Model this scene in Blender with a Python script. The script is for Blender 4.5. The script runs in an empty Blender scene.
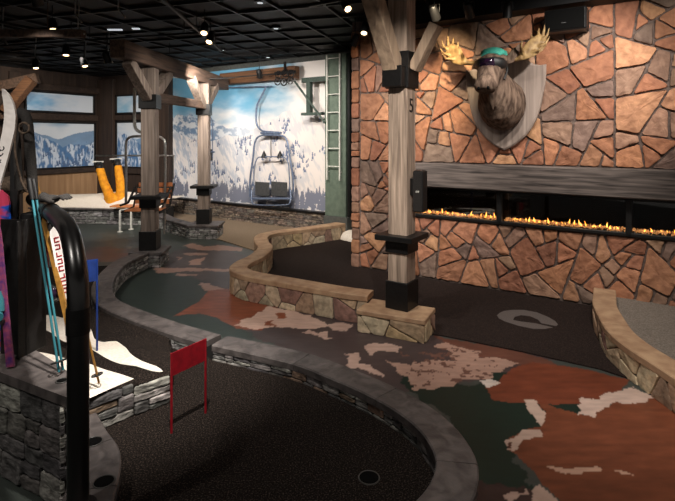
import bpy, math, random
import numpy as np
from mathutils import Vector, Matrix, noise as mnoise
random.seed(7); np.random.seed(7)
S = bpy.context.scene; COL = S.collection
PI = math.pi

# ------------------------------------------------------------------ camera, world, exposure
F, H0, CX, CY = 500.0, 1.82, 337.5, 138.0
cam = bpy.data.objects.new('camera', bpy.data.cameras.new('camera')); COL.objects.link(cam)
cam.location = (0, 0, H0); cam.rotation_euler = (PI/2, 0, 0)
cam.data.sensor_width = 36; cam.data.lens = 36*F/675; cam.data.shift_y = -(250.5-CY)/675
cam.data.clip_start = .05; cam.data.clip_end = 100
S.camera = cam
S.view_settings.view_transform = 'Standard'; S.view_settings.look = 'None'
S.view_settings.gamma = 1; S.view_settings.use_curve_mapping = False
S.view_settings.exposure = 0.0
W = bpy.data.worlds.new('world'); S.world = W; W.use_nodes = True
W.node_tree.nodes['Background'].inputs[0].default_value = (1.0, .93, .86, 1)
W.node_tree.nodes['Background'].inputs[1].default_value = .16

def spot(name, loc, target, power, angle=60, blend=.8, color=(1, .80, .60), r=.04, parent=None):
    l = bpy.data.lights.new(name, 'SPOT'); l.energy = power; l.color = color
    l.spot_size = math.radians(angle); l.spot_blend = blend; l.shadow_soft_size = r
    o = bpy.data.objects.new(name, l); COL.objects.link(o); o.location = loc
    o.rotation_euler = (Vector(target)-Vector(loc)).to_track_quat('-Z', 'Y').to_euler()
    return o

# ceiling spotlights of the room (fittings in view are built further down; the rack lamp is added)
WARM = (1, .86, .70); NEUT = (1, .93, .85)
SPOTS = [  # lamp position, target, watts, angle, colour
    ((1.0, 4.9, 3.25), (1.30, 6.45, 2.50), 210, 50, (1, .80, .52)),
    ((2.3, 4.0, 3.25), (2.5, 5.5, 2.3), 170, 85, NEUT),
    ((-.35, 5.0, 3.25), (.65, 6.8, 1.7), 300, 70, NEUT),
    ((3.2, 3.2, 3.25), (3.5, 4.9, 2.2), 100, 85, NEUT),
    ((1.5, 4.3, 3.25), (1.9, 5.9, .3), 130, 80, NEUT),
    ((.55, 2.3, 3.25), (.62, 4.7, 1.9), 330, 44, NEUT),
    ((-.7, 2.2, 3.25), (-1.5, 3.5, .3), 640, 44, NEUT),
    ((.6, 2.0, 3.25), (1.6, 3.0, 0), 115, 85, NEUT),
    ((1.6, 2.6, 3.25), (2.3, 3.9, .2), 230, 62, NEUT),
    ((-.8, 3.2, 3.25), (-.6, 5.2, 0), 250, 75, NEUT),
    ((-2.1, 1.2, 3.25), (-1.65, 2.6, .4), 95, 55, NEUT),
    ((-1.5, 1.3, 3.2), (-1.85, 2.75, 1.75), 150, 44, NEUT),  # added lamp without a fitting, brightens the white ski and rack gear
    ((-1.2, 5.9, 3.2), (-2.7, 7.3, 2.0), 150, 60, NEUT),
    ((-2.1, 7.8, 3.2), (-2.5, 9.3, 2.7), 50, 55, (1, .78, .5)),
    ((-1.4, 7.7, 2.9), (-1.3, 10.3, 1.7), 205, 110, NEUT),
    ((-2.3, 8.2, 2.9), (-2.5, 11.2, 1.8), 205, 110, NEUT),
    ((-3.2, 8.9, 2.9), (-3.5, 12.0, 1.8), 205, 110, NEUT),
    ((-.6, 7.2, 3.2), (-.3, 9.5, 1.6), 190, 85, NEUT),
    ((-1.6, 7.2, 3.2), (-1.3, 9.0, 0), 150, 90, WARM),
    ((-4.2, 7.9, 3.2), (-4.8, 10.8, .4), 420, 70, NEUT),
    ((-5.4, 9.3, 3.2), (-7.2, 12.3, 1.0), 170, 90, WARM),
    ((-4.6, 10.6, 3.2), (-5.3, 13.2, 1.6), 90, 80, WARM),
    ((-3.6, 5.4, 3.2), (-3.4, 7.2, 0), 150, 100, NEUT),
    ((-.3, 2.3, 3.25), (-.3, 3.2, .1), 40, 90, NEUT),
    ((-6.0, 9.6, 3.2), (-7.6, 11.2, 3.0), 120, 60, WARM),
]
for i, (a, b, p, an, c) in enumerate(SPOTS):
    spot('ceiling_spot_light', a, b, p, an, .9, c, r=.15 if a[2] < 3 else .04)

# ------------------------------------------------------------------ geometry helpers
def lin(r, g, b): return tuple(((c/255)/12.92 if c/255 <= .04045 else ((c/255+.055)/1.055)**2.4) for c in (r, g, b))
def at(px, py, h=0.0):
    y = F*(H0-h)/(py-CY); return Vector(((px-CX)/F*y, y, h))
def atd(px, py, y): return Vector(((px-CX)/F*y, y, H0-(py-CY)/F*y))

WM = {}
class MB:
    def __init__(s): s.v = []; s.f = []; s.uv = []; s.c = []; s.cur = (1, 1, 1); s.hasuv = False; s.sm = []
    def add(s, vs, fs, uvs=None, smooth=False):
        n = len(s.v); s.v += [Vector(v) for v in vs]
        for k, f in enumerate(fs):
            s.f.append([n+i for i in f]); s.c.append(s.cur); s.sm.append(smooth)
            s.uv.append(uvs[k] if uvs else [(0, 0)]*len(f))
        if uvs: s.hasuv = True
        return s
    def frame_box(s, c, ax, ay, az, sz, bev=0.0):
        c = Vector(c); ax, ay, az = [Vector(a).normalized() for a in (ax, ay, az)]
        x, y, z = [q/2 for q in sz]; b = min(bev, min(x, y, z)*.45)
        if b <= 0:
            P = [c+ax*i*x+ay*j*y+az*k*z for i in (-1, 1) for j in (-1, 1) for k in (-1, 1)]
            return s.add(P, [(0, 1, 3, 2), (4, 6, 7, 5), (0, 4, 5, 1), (2, 3, 7, 6), (0, 2, 6, 4), (1, 5, 7, 3)])
        bm = []   # chamfered box : 24 vertices
        idx = {}
        for i in (-1, 1):
            for j in (-1, 1):
                for k in (-1, 1):
                    for a in range(3):
                        q = [i*(x-b), j*(y-b), k*(z-b)]
                        q[a] = (i, j, k)[a]*(x, y, z)[a]
                        idx[(i, j, k, a)] = len(bm); bm.append(c+ax*q[0]+ay*q[1]+az*q[2])
        fs = []
        for a in range(3):
            o = [t for t in range(3) if t != a]
            for sg in (-1, 1):
                q = []
                for (u, w) in ((-1, -1), (1, -1), (1, 1), (-1, 1)):
                    k = [0]*3; k[a] = sg; k[o[0]] = u; k[o[1]] = w; q.append(idx[(k[0], k[1], k[2], a)])
                fs.append(q)
        for a in range(3):
            o = [t for t in range(3) if t != a]
            for u in (-1, 1):
                for w in (-1, 1):
                    q = []
                    for (t, aa) in ((-1, o[0]), (1, o[0]), (1, o[1]), (-1, o[1])):
                        k = [0]*3; k[a] = t; k[o[0]] = u; k[o[1]] = w; q.append(idx[(k[0], k[1], k[2], aa)])
                    fs.append(q)
        for i in (-1, 1):
            for j in (-1, 1):
                for k in (-1, 1): fs.append([idx[(i, j, k, a)] for a in range(3)])
        return s.add(bm, fs)
    def box(s, c, sz, rz=0.0, bev=0.0):
        return s.frame_box(c, (math.cos(rz), math.sin(rz), 0), (-math.sin(rz), math.cos(rz), 0), (0, 0, 1), sz, bev)
    def bar(s, a, b, w, t, up=(0, 0, 1), bev=0.0):   # w across, t along the up direction
        a, b = Vector(a), Vector(b); d = (b-a).normalized(); side = d.cross(Vector(up)).normalized(); u2 = side.cross(d)
        return s.frame_box((a+b)/2, d, side, u2, ((b-a).length, w, t), bev)
    def prism(s, poly, z0, z1):
        n = len(poly); P = [(p[0], p[1], z0) for p in poly]+[(p[0], p[1], z1) for p in poly]
        return s.add(P, [list(range(n))[::-1], list(range(n, 2*n))]+[(i, (i+1) % n, n+(i+1) % n, n+i) for i in range(n)])
    def tube(s, pts, r, n=12, caps=True, flat=1.0, up=None):
        pts = [Vector(p) for p in pts]; m = len(pts)
        rs = r if isinstance(r, (list, tuple)) else [r]*m
        vs = []; side = None
        for i, p in enumerate(pts):
            t = (pts[min(i+1, m-1)]-pts[max(i-1, 0)]).normalized()
            if side is None:
                ref = Vector(up) if up else (Vector((0, 0, 1)) if abs(t.z) < .9 else Vector((1, 0, 0)))
                side = t.cross(ref).normalized()
            else:
                side = (side-t*side.dot(t)).normalized()
            b = t.cross(side)
            rr = rs[i]; ra, rb = rr if isinstance(rr, (list, tuple)) else (rr, rr*flat)
            for k in range(n):
                a = 2*PI*k/n; vs.append(p+side*ra*math.cos(a)+b*rb*math.sin(a))
        fs = [(i*n+k, i*n+(k+1) % n, (i+1)*n+(k+1) % n, (i+1)*n+k) for i in range(m-1) for k in range(n)]
        s.add(vs, fs, smooth=True)
        if caps:
            s.add(vs[:n], [list(range(n))[::-1]]); s.add(vs[-n:], [list(range(n))])
        return s
    def cyl(s, a, b, r, n=20): return s.tube([a, b], r, n)
    def ball(s, c, r, n=14, m=9, M=None):
        r = r if isinstance(r, (tuple, list)) else (r, r, r); vs = []
        for i in range(m+1):
            th = PI*i/m
            for k in range(n):
                a = 2*PI*k/n; q = Vector((r[0]*math.sin(th)*math.cos(a), r[1]*math.sin(th)*math.sin(a), r[2]*math.cos(th)))
                if M: q = M @ q
                vs.append(Vector(c)+q)
        return s.add(vs, [(i*n+k, (i+1)*n+k, (i+1)*n+(k+1) % n, i*n+(k+1) % n) for i in range(m) for k in range(n)], smooth=True)
    def ring(s, c, R, r, axis=(0, 0, 1), n=28, k=8, a0=0, a1=2*PI, flat=1.0):
        ax = Vector(axis).normalized(); e = ax.orthogonal().normalized(); g = ax.cross(e)
        return s.tube([Vector(c)+e*R*math.cos(a0+(a1-a0)*i/n)+g*R*math.sin(a0+(a1-a0)*i/n) for i in range(n+1)], r, k, caps=False)
    def build(s, name, mat, parent=None, mods=None):
        me = bpy.data.meshes.new(name)
        M = WM.get(parent.name) if parent else None
        Mi = M.inverted() if M else None
        vs = [Mi @ v for v in s.v] if Mi else s.v
        me.from_pydata([tuple(v) for v in vs], [], s.f)
        if s.hasuv:
            uvl = me.uv_layers.new(name='UVMap')
            uvl.data.foreach_set('uv', [t for f in s.uv for q in f for t in q])
        if any(c != (1, 1, 1) for c in s.c):
            ca = me.color_attributes.new('Col', 'FLOAT_COLOR', 'CORNER')
            ca.data.foreach_set('color', [t for f, c in zip(s.f, s.c) for _ in f for t in (c[0], c[1], c[2], 1)])
        me.polygons.foreach_set('use_smooth', s.sm)
        me.materials.append(mat); me.validate(); me.update()
        o = bpy.data.objects.new(name, me); COL.objects.link(o)
        if parent:
            o.parent = parent; WM[o.name] = M
        else: WM[o.name] = Matrix.Identity(4)
        return o

def tag(o, label=None, cat=None, group=None, kind=None):
    if label: o['label'] = label
    if cat: o['category'] = cat
    if group: o['group'] = group
    if kind: o['kind'] = kind
    return o
def thing(name, loc, rz=0, label=None, cat=None, group=None, kind=None):
    o = bpy.data.objects.new(name, None); COL.objects.link(o); o.empty_display_size = .1
    o.location = loc; o.rotation_euler = (0, 0, rz)
    WM[o.name] = Matrix.Translation(Vector(loc)) @ Matrix.Rotation(rz, 4, 'Z')
    return tag(o, label, cat, group, kind)
def struct(o): o['kind'] = 'structure'; return o
def copy_tree(o, parent=None):
    c = o.copy(); COL.objects.link(c)
    if parent: c.parent = parent
    for ch in list(o.children): copy_tree(ch, c)
    return c
def catmull(P, step=.04):
    P = [Vector(p) for p in P]; Q = [P[0]*2-P[1]]+P+[P[-1]*2-P[-2]]; out = []
    for i in range(1, len(Q)-2):
        a, b, c, d = Q[i-1:i+3]; n = max(2, int((c-b).length/step))
        for k in range(n):
            t = k/n; out.append(.5*((2*b)+(c-a)*t+(2*a-5*b+4*c-d)*t*t+(3*b-a-3*c+d)*t**3))
    out.append(P[-1]); return out

# ------------------------------------------------------------------ numpy noise (for printed pictures and prints)
_tab = np.random.rand(256, 256)
def vnoise(x, y):
    xi = np.floor(x).astype(int); yi = np.floor(y).astype(int); fx = x-xi; fy = y-yi
    fx = fx*fx*(3-2*fx); fy = fy*fy*(3-2*fy)
    g = lambda a, b: _tab[a % 256, b % 256]
    return (g(xi, yi)*(1-fx)+g(xi+1, yi)*fx)*(1-fy)+(g(xi, yi+1)*(1-fx)+g(xi+1, yi+1)*fx)*fy
def fbm(x, y, o=4):
    s = 0; a = .5; t = 0
    for i in range(o): s = s+a*vnoise(x*2**i+17.3*i, y*2**i+5.1*i); t += a; a *= .5
    return s/t
def inpoly(x, y, poly):
    ins = np.zeros(x.shape, bool); n = len(poly)
    for i in range(n):
        x1, y1 = poly[i][0], poly[i][1]; x2, y2 = poly[(i+1) % n][0], poly[(i+1) % n][1]
        if y1 == y2: continue
        c = ((y1 > y) != (y2 > y)) & (x < (x2-x1)*(y-y1)/(y2-y1)+x1)
        ins ^= c
    return ins
def smooth(a, b, x): t = np.clip((x-a)/(b-a), 0, 1); return t*t*(3-2*t)
def grid_mesh(name, xs, ys, P, cols, mat, parent=None):
    """P(x,y)->(X,Y,Z) arrays, colours per vertex (n,3) linear"""
    nx, ny = len(xs), len(ys); gx, gy = np.meshgrid(xs, ys); co = np.stack(P(gx, gy), -1).reshape(-1, 3)
    if parent:
        Mi = np.array(WM[parent.name].inverted()); co = co @ Mi[:3, :3].T+Mi[:3, 3]
    i = np.arange((nx-1)*(ny-1)); r = i//(nx-1); c = i % (nx-1); a = r*nx+c
    q = np.stack([a, a+1, a+nx+1, a+nx], -1).astype(np.int32)
    me = bpy.data.meshes.new(name); me.vertices.add(len(co)); me.vertices.foreach_set('co', co.astype(np.float32).ravel())
    me.loops.add(len(q)*4); me.loops.foreach_set('vertex_index', q.ravel()); me.polygons.add(len(q))
    me.polygons.foreach_set('loop_start', np.arange(len(q), dtype=np.int32)*4)
    me.polygons.foreach_set('loop_total', np.full(len(q), 4, np.int32))
    me.update(calc_edges=True)
    if cols is not None:
        ca = me.color_attributes.new('Col', 'FLOAT_COLOR', 'POINT')
        ca.data.foreach_set('color', np.concatenate([cols.reshape(-1, 3), np.ones((nx*ny, 1))], 1).astype(np.float32).ravel())
    me.materials.append(mat)
    o = bpy.data.objects.new(name, me); COL.objects.link(o)
    if parent: o.parent = parent; WM[o.name] = WM[parent.name]
    else: WM[o.name] = Matrix.Identity(4)
    return o

# ------------------------------------------------------------------ materials
def mat(name, col, rough=.6, metal=0, col2=None, scale=(6, 6, 6), nscale=1.0, detail=5, bump=0, bscale=None, attr=False,
        emit=0, spec=.5, lo=.35, hi=.65, coord='Object', alpha=None, trans=0, sheen=0, ndist=0.0):
    m = bpy.data.materials.new(name); m.use_nodes = True; nt = m.node_tree; N = nt.nodes; L = nt.links
    b = N['Principled BSDF']; b.inputs['Roughness'].default_value = rough; b.inputs['Metallic'].default_value = metal
    b.inputs['Specular IOR Level'].default_value = spec
    tc = N.new('ShaderNodeTexCoord'); mp = N.new('ShaderNodeMapping'); mp.inputs['Scale'].default_value = scale
    L.new(tc.outputs[coord], mp.inputs['Vector'])
    nz = N.new('ShaderNodeTexNoise'); nz.inputs['Scale'].default_value = nscale; nz.inputs['Detail'].default_value = detail
    nz.inputs['Distortion'].default_value = ndist
    L.new(mp.outputs[0], nz.inputs['Vector'])
    out = None
    if attr:
        at_ = N.new('ShaderNodeAttribute'); at_.attribute_name = 'Col'
        base = at_.outputs['Color']
    else:
        rgb = N.new('ShaderNodeRGB'); rgb.outputs[0].default_value = (*col, 1); base = rgb.outputs[0]
    if col2 is not None:
        ramp = N.new('ShaderNodeValToRGB'); ramp.color_ramp.elements[0].position = lo; ramp.color_ramp.elements[1].position = hi
        L.new(nz.outputs['Fac'], ramp.inputs[0])
        mx = N.new('ShaderNodeMix'); mx.data_type = 'RGBA'
        L.new(ramp.outputs[0], mx.inputs[0])
        if attr:
            mx.blend_type = 'MULTIPLY'; L.new(base, mx.inputs[6]); mx.inputs[7].default_value = (*col2, 1)
        else:
            L.new(base, mx.inputs[6]); mx.inputs[7].default_value = (*col2, 1)
        base = mx.outputs[2]
    L.new(base, b.inputs['Base Color'])
    if emit:
        L.new(base, b.inputs['Emission Color']); b.inputs['Emission Strength'].default_value = emit
    if bump:
        n2 = nz
        if bscale:
            n2 = N.new('ShaderNodeTexNoise'); n2.inputs['Scale'].default_value = bscale; n2.inputs['Detail'].default_value = 6
            L.new(mp.outputs[0], n2.inputs['Vector'])
        bp = N.new('ShaderNodeBump'); bp.inputs['Strength'].default_value = min(1, bump); bp.inputs['Distance'].default_value = .01
        L.new(n2.outputs['Fac'], bp.inputs['Height']); L.new(bp.outputs[0], b.inputs['Normal'])
    if alpha is not None: b.inputs['Alpha'].default_value = alpha
    if trans: b.inputs['Transmission Weight'].default_value = trans
    return m
M = {}
M['red_stone'] = mat('red_stone', (1, 1, 1), .8, col2=(.55, .5, .5), scale=(1, 1, 1), nscale=14, bump=.9, bscale=22, attr=True, lo=.3, hi=.75)
M['tan_stone'] = mat('tan_stone', (1, 1, 1), .75, col2=(.5, .5, .5), scale=(1, 1, 1), nscale=18, bump=.9, bscale=26, attr=True, lo=.35, hi=.7)
M['grey_stone'] = mat('grey_stone', (1, 1, 1), .75, col2=(.28, .27, .27), scale=(1, 1, 2), nscale=16, bump=1, bscale=28, attr=True, lo=.35, hi=.65)
M['mortar'] = mat('mortar', lin(116, 100, 92), .95, col2=lin(88, 75, 69), scale=(1, 1, 1), nscale=30, bump=.6)
M['grey_mortar'] = mat('grey_mortar', lin(30, 29, 28), .95, col2=lin(18, 17, 17), scale=(1, 1, 1), nscale=30)
M['sand_cap'] = mat('sand_cap', lin(186, 154, 122), .7, col2=lin(158, 124, 96), scale=(1, 1, 1), nscale=9, bump=.25, bscale=60)
M['slate_cap'] = mat('slate_cap', lin(104, 97, 95), .5, col2=lin(68, 63, 62), scale=(1, 1, 1), nscale=7, detail=9, bump=.3, bscale=30, ndist=1.2)
M['black_carpet'] = mat('black_carpet', lin(23, 19, 17), .95, col2=lin(118, 102, 92), scale=(1, 1, 1), nscale=120, detail=2, lo=.52, hi=.95, bump=.6, bscale=160, spec=.1)
M['brown_carpet'] = mat('brown_carpet', lin(36, 29, 27), .95, col2=lin(66, 54, 49), scale=(1, 1, 1), nscale=120, detail=2, lo=.45, hi=.8, bump=.5, bscale=150, spec=.1)
M['beige_carpet'] = mat('beige_carpet', lin(150, 132, 112), .95, col2=lin(120, 104, 88), scale=(1, 1, 1), nscale=60, detail=3, spec=.1)
M['grey_carpet'] = mat('grey_carpet', lin(140, 130, 120), .95, col2=lin(108, 100, 92), scale=(1, 1, 1), nscale=90, detail=3, bump=.3, spec=.1)
M['snow_carpet'] = mat('snow_carpet', lin(240, 232, 220), .9, col2=lin(222, 210, 196), scale=(1, 1, 1), nscale=60, bump=.2, spec=.1)
M['floor_print'] = mat('floor_print', (1, 1, 1), .42, col2=(.72, .70, .70), scale=(1, 3, 1), nscale=7, detail=8, attr=True, lo=.3, hi=.8, bump=.04, bscale=120, spec=.35)
def wood(name, a, b, axis, rough=.75, s=26):
    sc = [s, s, s]; sc[axis] = s*.06
    return mat(name, a, rough, col2=b, scale=tuple(sc), nscale=1, detail=8, bump=.5, lo=.3, hi=.7, ndist=.6)
GW1, GW2 = lin(176, 158, 138), lin(112, 97, 84)
M['post_wood'] = wood('post_wood', lin(204, 180, 160), lin(128, 110, 96), 2, s=36)
M['brown_post'] = wood('brown_post', lin(150, 134, 122), lin(94, 82, 74), 2)
M['brace_wood'] = wood('brace_wood', lin(190, 164, 138), lin(124, 104, 88), 2, s=18)
M['beam_wood'] = wood('beam_wood', lin(106, 84, 70), lin(58, 45, 38), 1)
M['beam_wood_x'] = wood('beam_wood_x', lin(120, 84, 56), lin(74, 50, 36), 0)
M['mantel_wood'] = wood('mantel_wood', lin(120, 108, 102), lin(38, 32, 30), 0, s=34)
M['dark_panel'] = wood('dark_panel', lin(64, 49, 41), lin(36, 27, 23), 2, s=14)
M['dark_panel_x'] = wood('dark_panel_x', lin(64, 49, 41), lin(36, 27, 23), 0, s=14)
M['light_panel'] = wood('light_panel', lin(178, 142, 106), lin(150, 116, 84), 2, s=14)
M['orange_slat'] = wood('orange_slat', lin(212, 136, 86), lin(170, 100, 60), 0, rough=.5, s=16)
M['plaque_wood'] = wood('plaque_wood', lin(166, 150, 140), lin(112, 98, 90), 2, s=16)
M['black_steel'] = mat('black_steel', lin(26, 25, 25), .45, 0, col2=lin(16, 15, 15), nscale=6, spec=.4)
M['gloss_pipe'] = mat('gloss_pipe', lin(17, 16, 16), .3, 0, col2=lin(19, 18, 18), nscale=5, spec=1.0)
M['black_plastic'] = mat('black_plastic', lin(13, 13, 14), .5, col2=lin(19, 19, 20), nscale=8)
M['black_cloth'] = mat('black_cloth', lin(24, 22, 21), .9, col2=lin(40, 36, 33), nscale=20, bump=.5)
M['ceiling_black'] = mat('ceiling_black', lin(15, 15, 16), .6, col2=lin(22, 22, 24), nscale=.3, spec=.2)
M['grid_black'] = mat('grid_black', lin(21, 21, 23), .5, col2=lin(13, 13, 14), nscale=2, spec=.4)
M['silver'] = mat('silver', lin(190, 186, 182), .3, .8, col2=lin(160, 158, 156), nscale=5)
M['white_paint'] = mat('white_paint', lin(226, 224, 216), .5, col2=lin(206, 204, 196), nscale=5)
M['green_paint'] = mat('green_paint', lin(100, 114, 100), .65, col2=lin(86, 100, 88), scale=(1, 1, 1), nscale=12, bump=.3)
M['dark_green'] = mat('dark_green', lin(66, 80, 72), .6, col2=lin(50, 62, 56), nscale=8)
M['blue_steel'] = mat('blue_steel', lin(128, 142, 166), .4, .3, col2=lin(96, 110, 136), nscale=3)
M['red_paint'] = mat('red_paint', lin(160, 18, 34), .5, col2=lin(134, 14, 28), nscale=4)
M['blue_paint'] = mat('blue_paint', lin(16, 48, 116), .5, col2=lin(12, 38, 96), nscale=4)
M['yellow_cloth'] = mat('yellow_cloth', lin(236, 160, 20), .8, col2=lin(208, 128, 12), scale=(1, 1, 1), nscale=14, bump=.8)
M['antler'] = mat('antler', lin(168, 138, 92), .55, col2=lin(110, 84, 50), scale=(1, 1, 1), nscale=16, bump=.3)
M['moose_fur'] = mat('moose_fur', lin(124, 104, 90), .9, col2=lin(66, 52, 44), scale=(26, 26, 7), nscale=1, detail=6, bump=.6, spec=.2)
M['teal'] = mat('teal', lin(84, 186, 166), .5, col2=lin(60, 158, 142), nscale=8)
M['lens'] = mat('lens', lin(16, 13, 24), .12, 0, col2=lin(40, 18, 40), nscale=4, spec=.9)
M['ember'] = mat('ember', lin(226, 160, 96), .4, col2=lin(120, 74, 40), scale=(1, 1, 1), nscale=30, emit=.9)
M['flame'] = mat('flame', lin(255, 150, 50), .5, col2=lin(255, 190, 90), scale=(1, 1, 1), nscale=20, emit=4)
M['lamp_glow'] = mat('lamp_glow', lin(255, 214, 160), .5, emit=6)
M['cool_glow'] = mat('cool_glow', lin(225, 232, 240), .5, emit=.7)
M['picture'] = mat('picture', (1, 1, 1), .5, attr=True, spec=.2)
M['lit_picture'] = mat('lit_picture', (1, 1, 1), .4, attr=True, emit=.24, spec=.3)
M['glass'] = mat('glass', (1, 1, 1), .02, trans=1.0, spec=.5)
M['logo_grey'] = mat('logo_grey', lin(98, 89, 85), .95, col2=lin(80, 72, 69), scale=(1, 1, 1), nscale=120)
M['gold_ski'] = mat('gold_ski', lin(150, 108, 44), .45, col2=lin(120, 84, 32), nscale=5)
M['teal_pole'] = mat('teal_pole', lin(52, 118, 130), .4, .0)
M['white_ski'] = mat('white_ski', lin(236, 230, 226), .35, col2=lin(220, 214, 210), nscale=3)
M['purple_ski'] = mat('purple_ski', lin(76, 46, 108), .4, col2=lin(150, 70, 96), nscale=5)
M['blue_ski'] = mat('blue_ski', lin(24, 76, 170), .4, col2=lin(190, 60, 90), scale=(1, 1, 3), nscale=3, lo=.45, hi=.5)
M['brown_cloth'] = mat('brown_cloth', lin(92, 76, 62), .9, col2=lin(64, 52, 42), nscale=14, bump=.5)
M['cup_dark'] = mat('cup_dark', lin(7, 7, 7), .9, spec=.1)
M['rim_grey'] = mat('rim_grey', lin(70, 68, 66), .4)
M['grey_wall'] = mat('grey_wall', lin(84, 86, 82), .7, col2=lin(70, 72, 70), nscale=3)
M['seat_grey'] = mat('seat_grey', lin(74, 74, 76), .7, col2=lin(60, 62, 62), nscale=5)

# ------------------------------------------------------------------ stone helpers
def clip(poly, nx, ny, c):    # keep nx*x+ny*y <= c
    out = []; m = len(poly)
    for i in range(m):
        a, b = poly[i], poly[(i+1) % m]; da = nx*a[0]+ny*a[1]-c; db = nx*b[0]+ny*b[1]-c
        if da <= 0: out.append(a)
        if (da < 0) != (db < 0) and da != db:
            t = da/(da-db); out.append((a[0]+t*(b[0]-a[0]), a[1]+t*(b[1]-a[1])))
    return out
def flag_cells(x0, y0, x1, y1, size, gap, rnd, var=.55):
    pts = []; tries = 0; area = (x1-x0)*(y1-y0); N = max(3, int(area/(size*size)))
    while len(pts) < N and tries < N*60:
        tries += 1; p = (rnd.uniform(x0, x1), rnd.uniform(y0, y1), rnd.uniform(-1, 1)*var*size*size*.5)
        if all((p[0]-q[0])**2+(p[1]-q[1])**2 > (size*.62)**2 for q in pts): pts.append(p)
    cells = []
    for i, p in enumerate(pts):
        poly = [(x0, y0), (x1, y0), (x1, y1), (x0, y1)]
        for q in sorted(pts, key=lambda q: (q[0]-p[0])**2+(q[1]-p[1])**2)[1:22]:
            dx, dy = q[0]-p[0], q[1]-p[1]; d = math.hypot(dx, dy)
            a = (d*d+p[2]-q[2])/(2*d); nx, ny = dx/d, dy/d
            poly = clip(poly, nx, ny, nx*p[0]+ny*p[1]+a-gap/2)
            if len(poly) < 3: break
        if len(poly) >= 3: cells.append(poly)
    return cells
def bsp_cells(x0, y0, x1, y1, size, gap, rnd):
    def area(p): return abs(sum(p[i][0]*p[(i+1) % len(p)][1]-p[(i+1) % len(p)][0]*p[i][1] for i in range(len(p))))/2
    out = []; work = [[(x0, y0), (x1, y0), (x1, y1), (x0, y1)]]
    while work:
        p = work.pop(); a = area(p)
        if a < size*size*rnd.choice((.35, .7, 1.1, 1.5, 1.9)) or (a < size*size*.5): out.append(p); continue
        n = len(p); cx = sum(q[0] for q in p)/n; cy = sum(q[1] for q in p)/n
        best = max(((p[i], p[j]) for i in range(n) for j in range(i)), key=lambda e: (e[0][0]-e[1][0])**2+(e[0][1]-e[1][1])**2)
        th = math.atan2(best[0][1]-best[1][1], best[0][0]-best[1][0])+rnd.choice((rnd.uniform(-.7, .7), rnd.uniform(-.3, .3), rnd.uniform(-.3, .3)))
        if a > size*size*30: th = rnd.choice((0, PI/2)) + rnd.uniform(-.35, .35) if (x1-x0) < 2*(y1-y0) else rnd.uniform(-.4, .4)
        nx, ny = math.cos(th), math.sin(th); L = math.hypot(best[0][0]-best[1][0], best[0][1]-best[1][1])
        c = nx*cx+ny*cy+rnd.uniform(-.12, .12)*L
        A, B_ = clip(p, nx, ny, c), clip(p, -nx, -ny, -c)
        if len(A) < 3 or len(B_) < 3: out.append(p); continue
        def thin(q): e = max(math.hypot(q[i][0]-q[j][0], q[i][1]-q[j][1]) for i in range(len(q)) for j in range(i)); return area(q)/(e*e)
        tries_ = 0
        while min(thin(A), thin(B_)) < .30 and tries_ < 14:
            tries_ += 1; th2 = th+rnd.uniform(-.9, .9); nx, ny = math.cos(th2), math.sin(th2); c = nx*cx+ny*cy+rnd.uniform(-.14, .14)*L
            A2, B2 = clip(p, nx, ny, c), clip(p, -nx, -ny, -c)
            if len(A2) > 2 and len(B2) > 2 and min(thin(A2), thin(B2)) > min(thin(A), thin(B_)): A, B_ = A2, B2
        work += [A, B_]
    res = []
    for p in out:      # inset by half the joint
        n = len(p); q = p
        sg = 1 if sum(p[i][0]*p[(i+1) % n][1]-p[(i+1) % n][0]*p[i][1] for i in range(n)) > 0 else -1
        for i in range(n):
            a, b = p[i], p[(i+1) % n]; l = math.hypot(b[0]-a[0], b[1]-a[1])
            if l < 1e-6: continue
            nx, ny = sg*(b[1]-a[1])/l, -sg*(b[0]-a[0])/l; q = clip(q, nx, ny, nx*a[0]+ny*a[1]-gap/2)
            if len(q) < 3: break
        if len(q) >= 3: res.append(q)
    return res
def ashlar_cells(L, Hh, rnd, hmin=.05, hmax=.12, lmin=.12, lmax=.34, gap=.01):
    gap *= .65
    cells = []; y = 0
    while y < Hh-.02:
        h = rnd.uniform(hmin, hmax)
        if Hh-y-h < hmin*.7: h = Hh-y
        x = 0
        while x < L-.01:
            l = rnd.uniform(lmin, lmax)
            if L-x-l < lmin*.6: l = L-x
            if h > hmax*.72 and rnd.random() < .45:
                k = rnd.uniform(.35, .65); parts = [(x, y, x+l, y+h*k), (x, y+h*k, x+l, y+h)]
            else: parts = [(x, y, x+l, y+h)]
            for a, b, c, d in parts:
                g = gap/2; cells.append([(a+g, b+g), (c-g, b+g), (c-g, d-g), (a+g, d-g)])
            x += l
        y += h
    return cells
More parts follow.
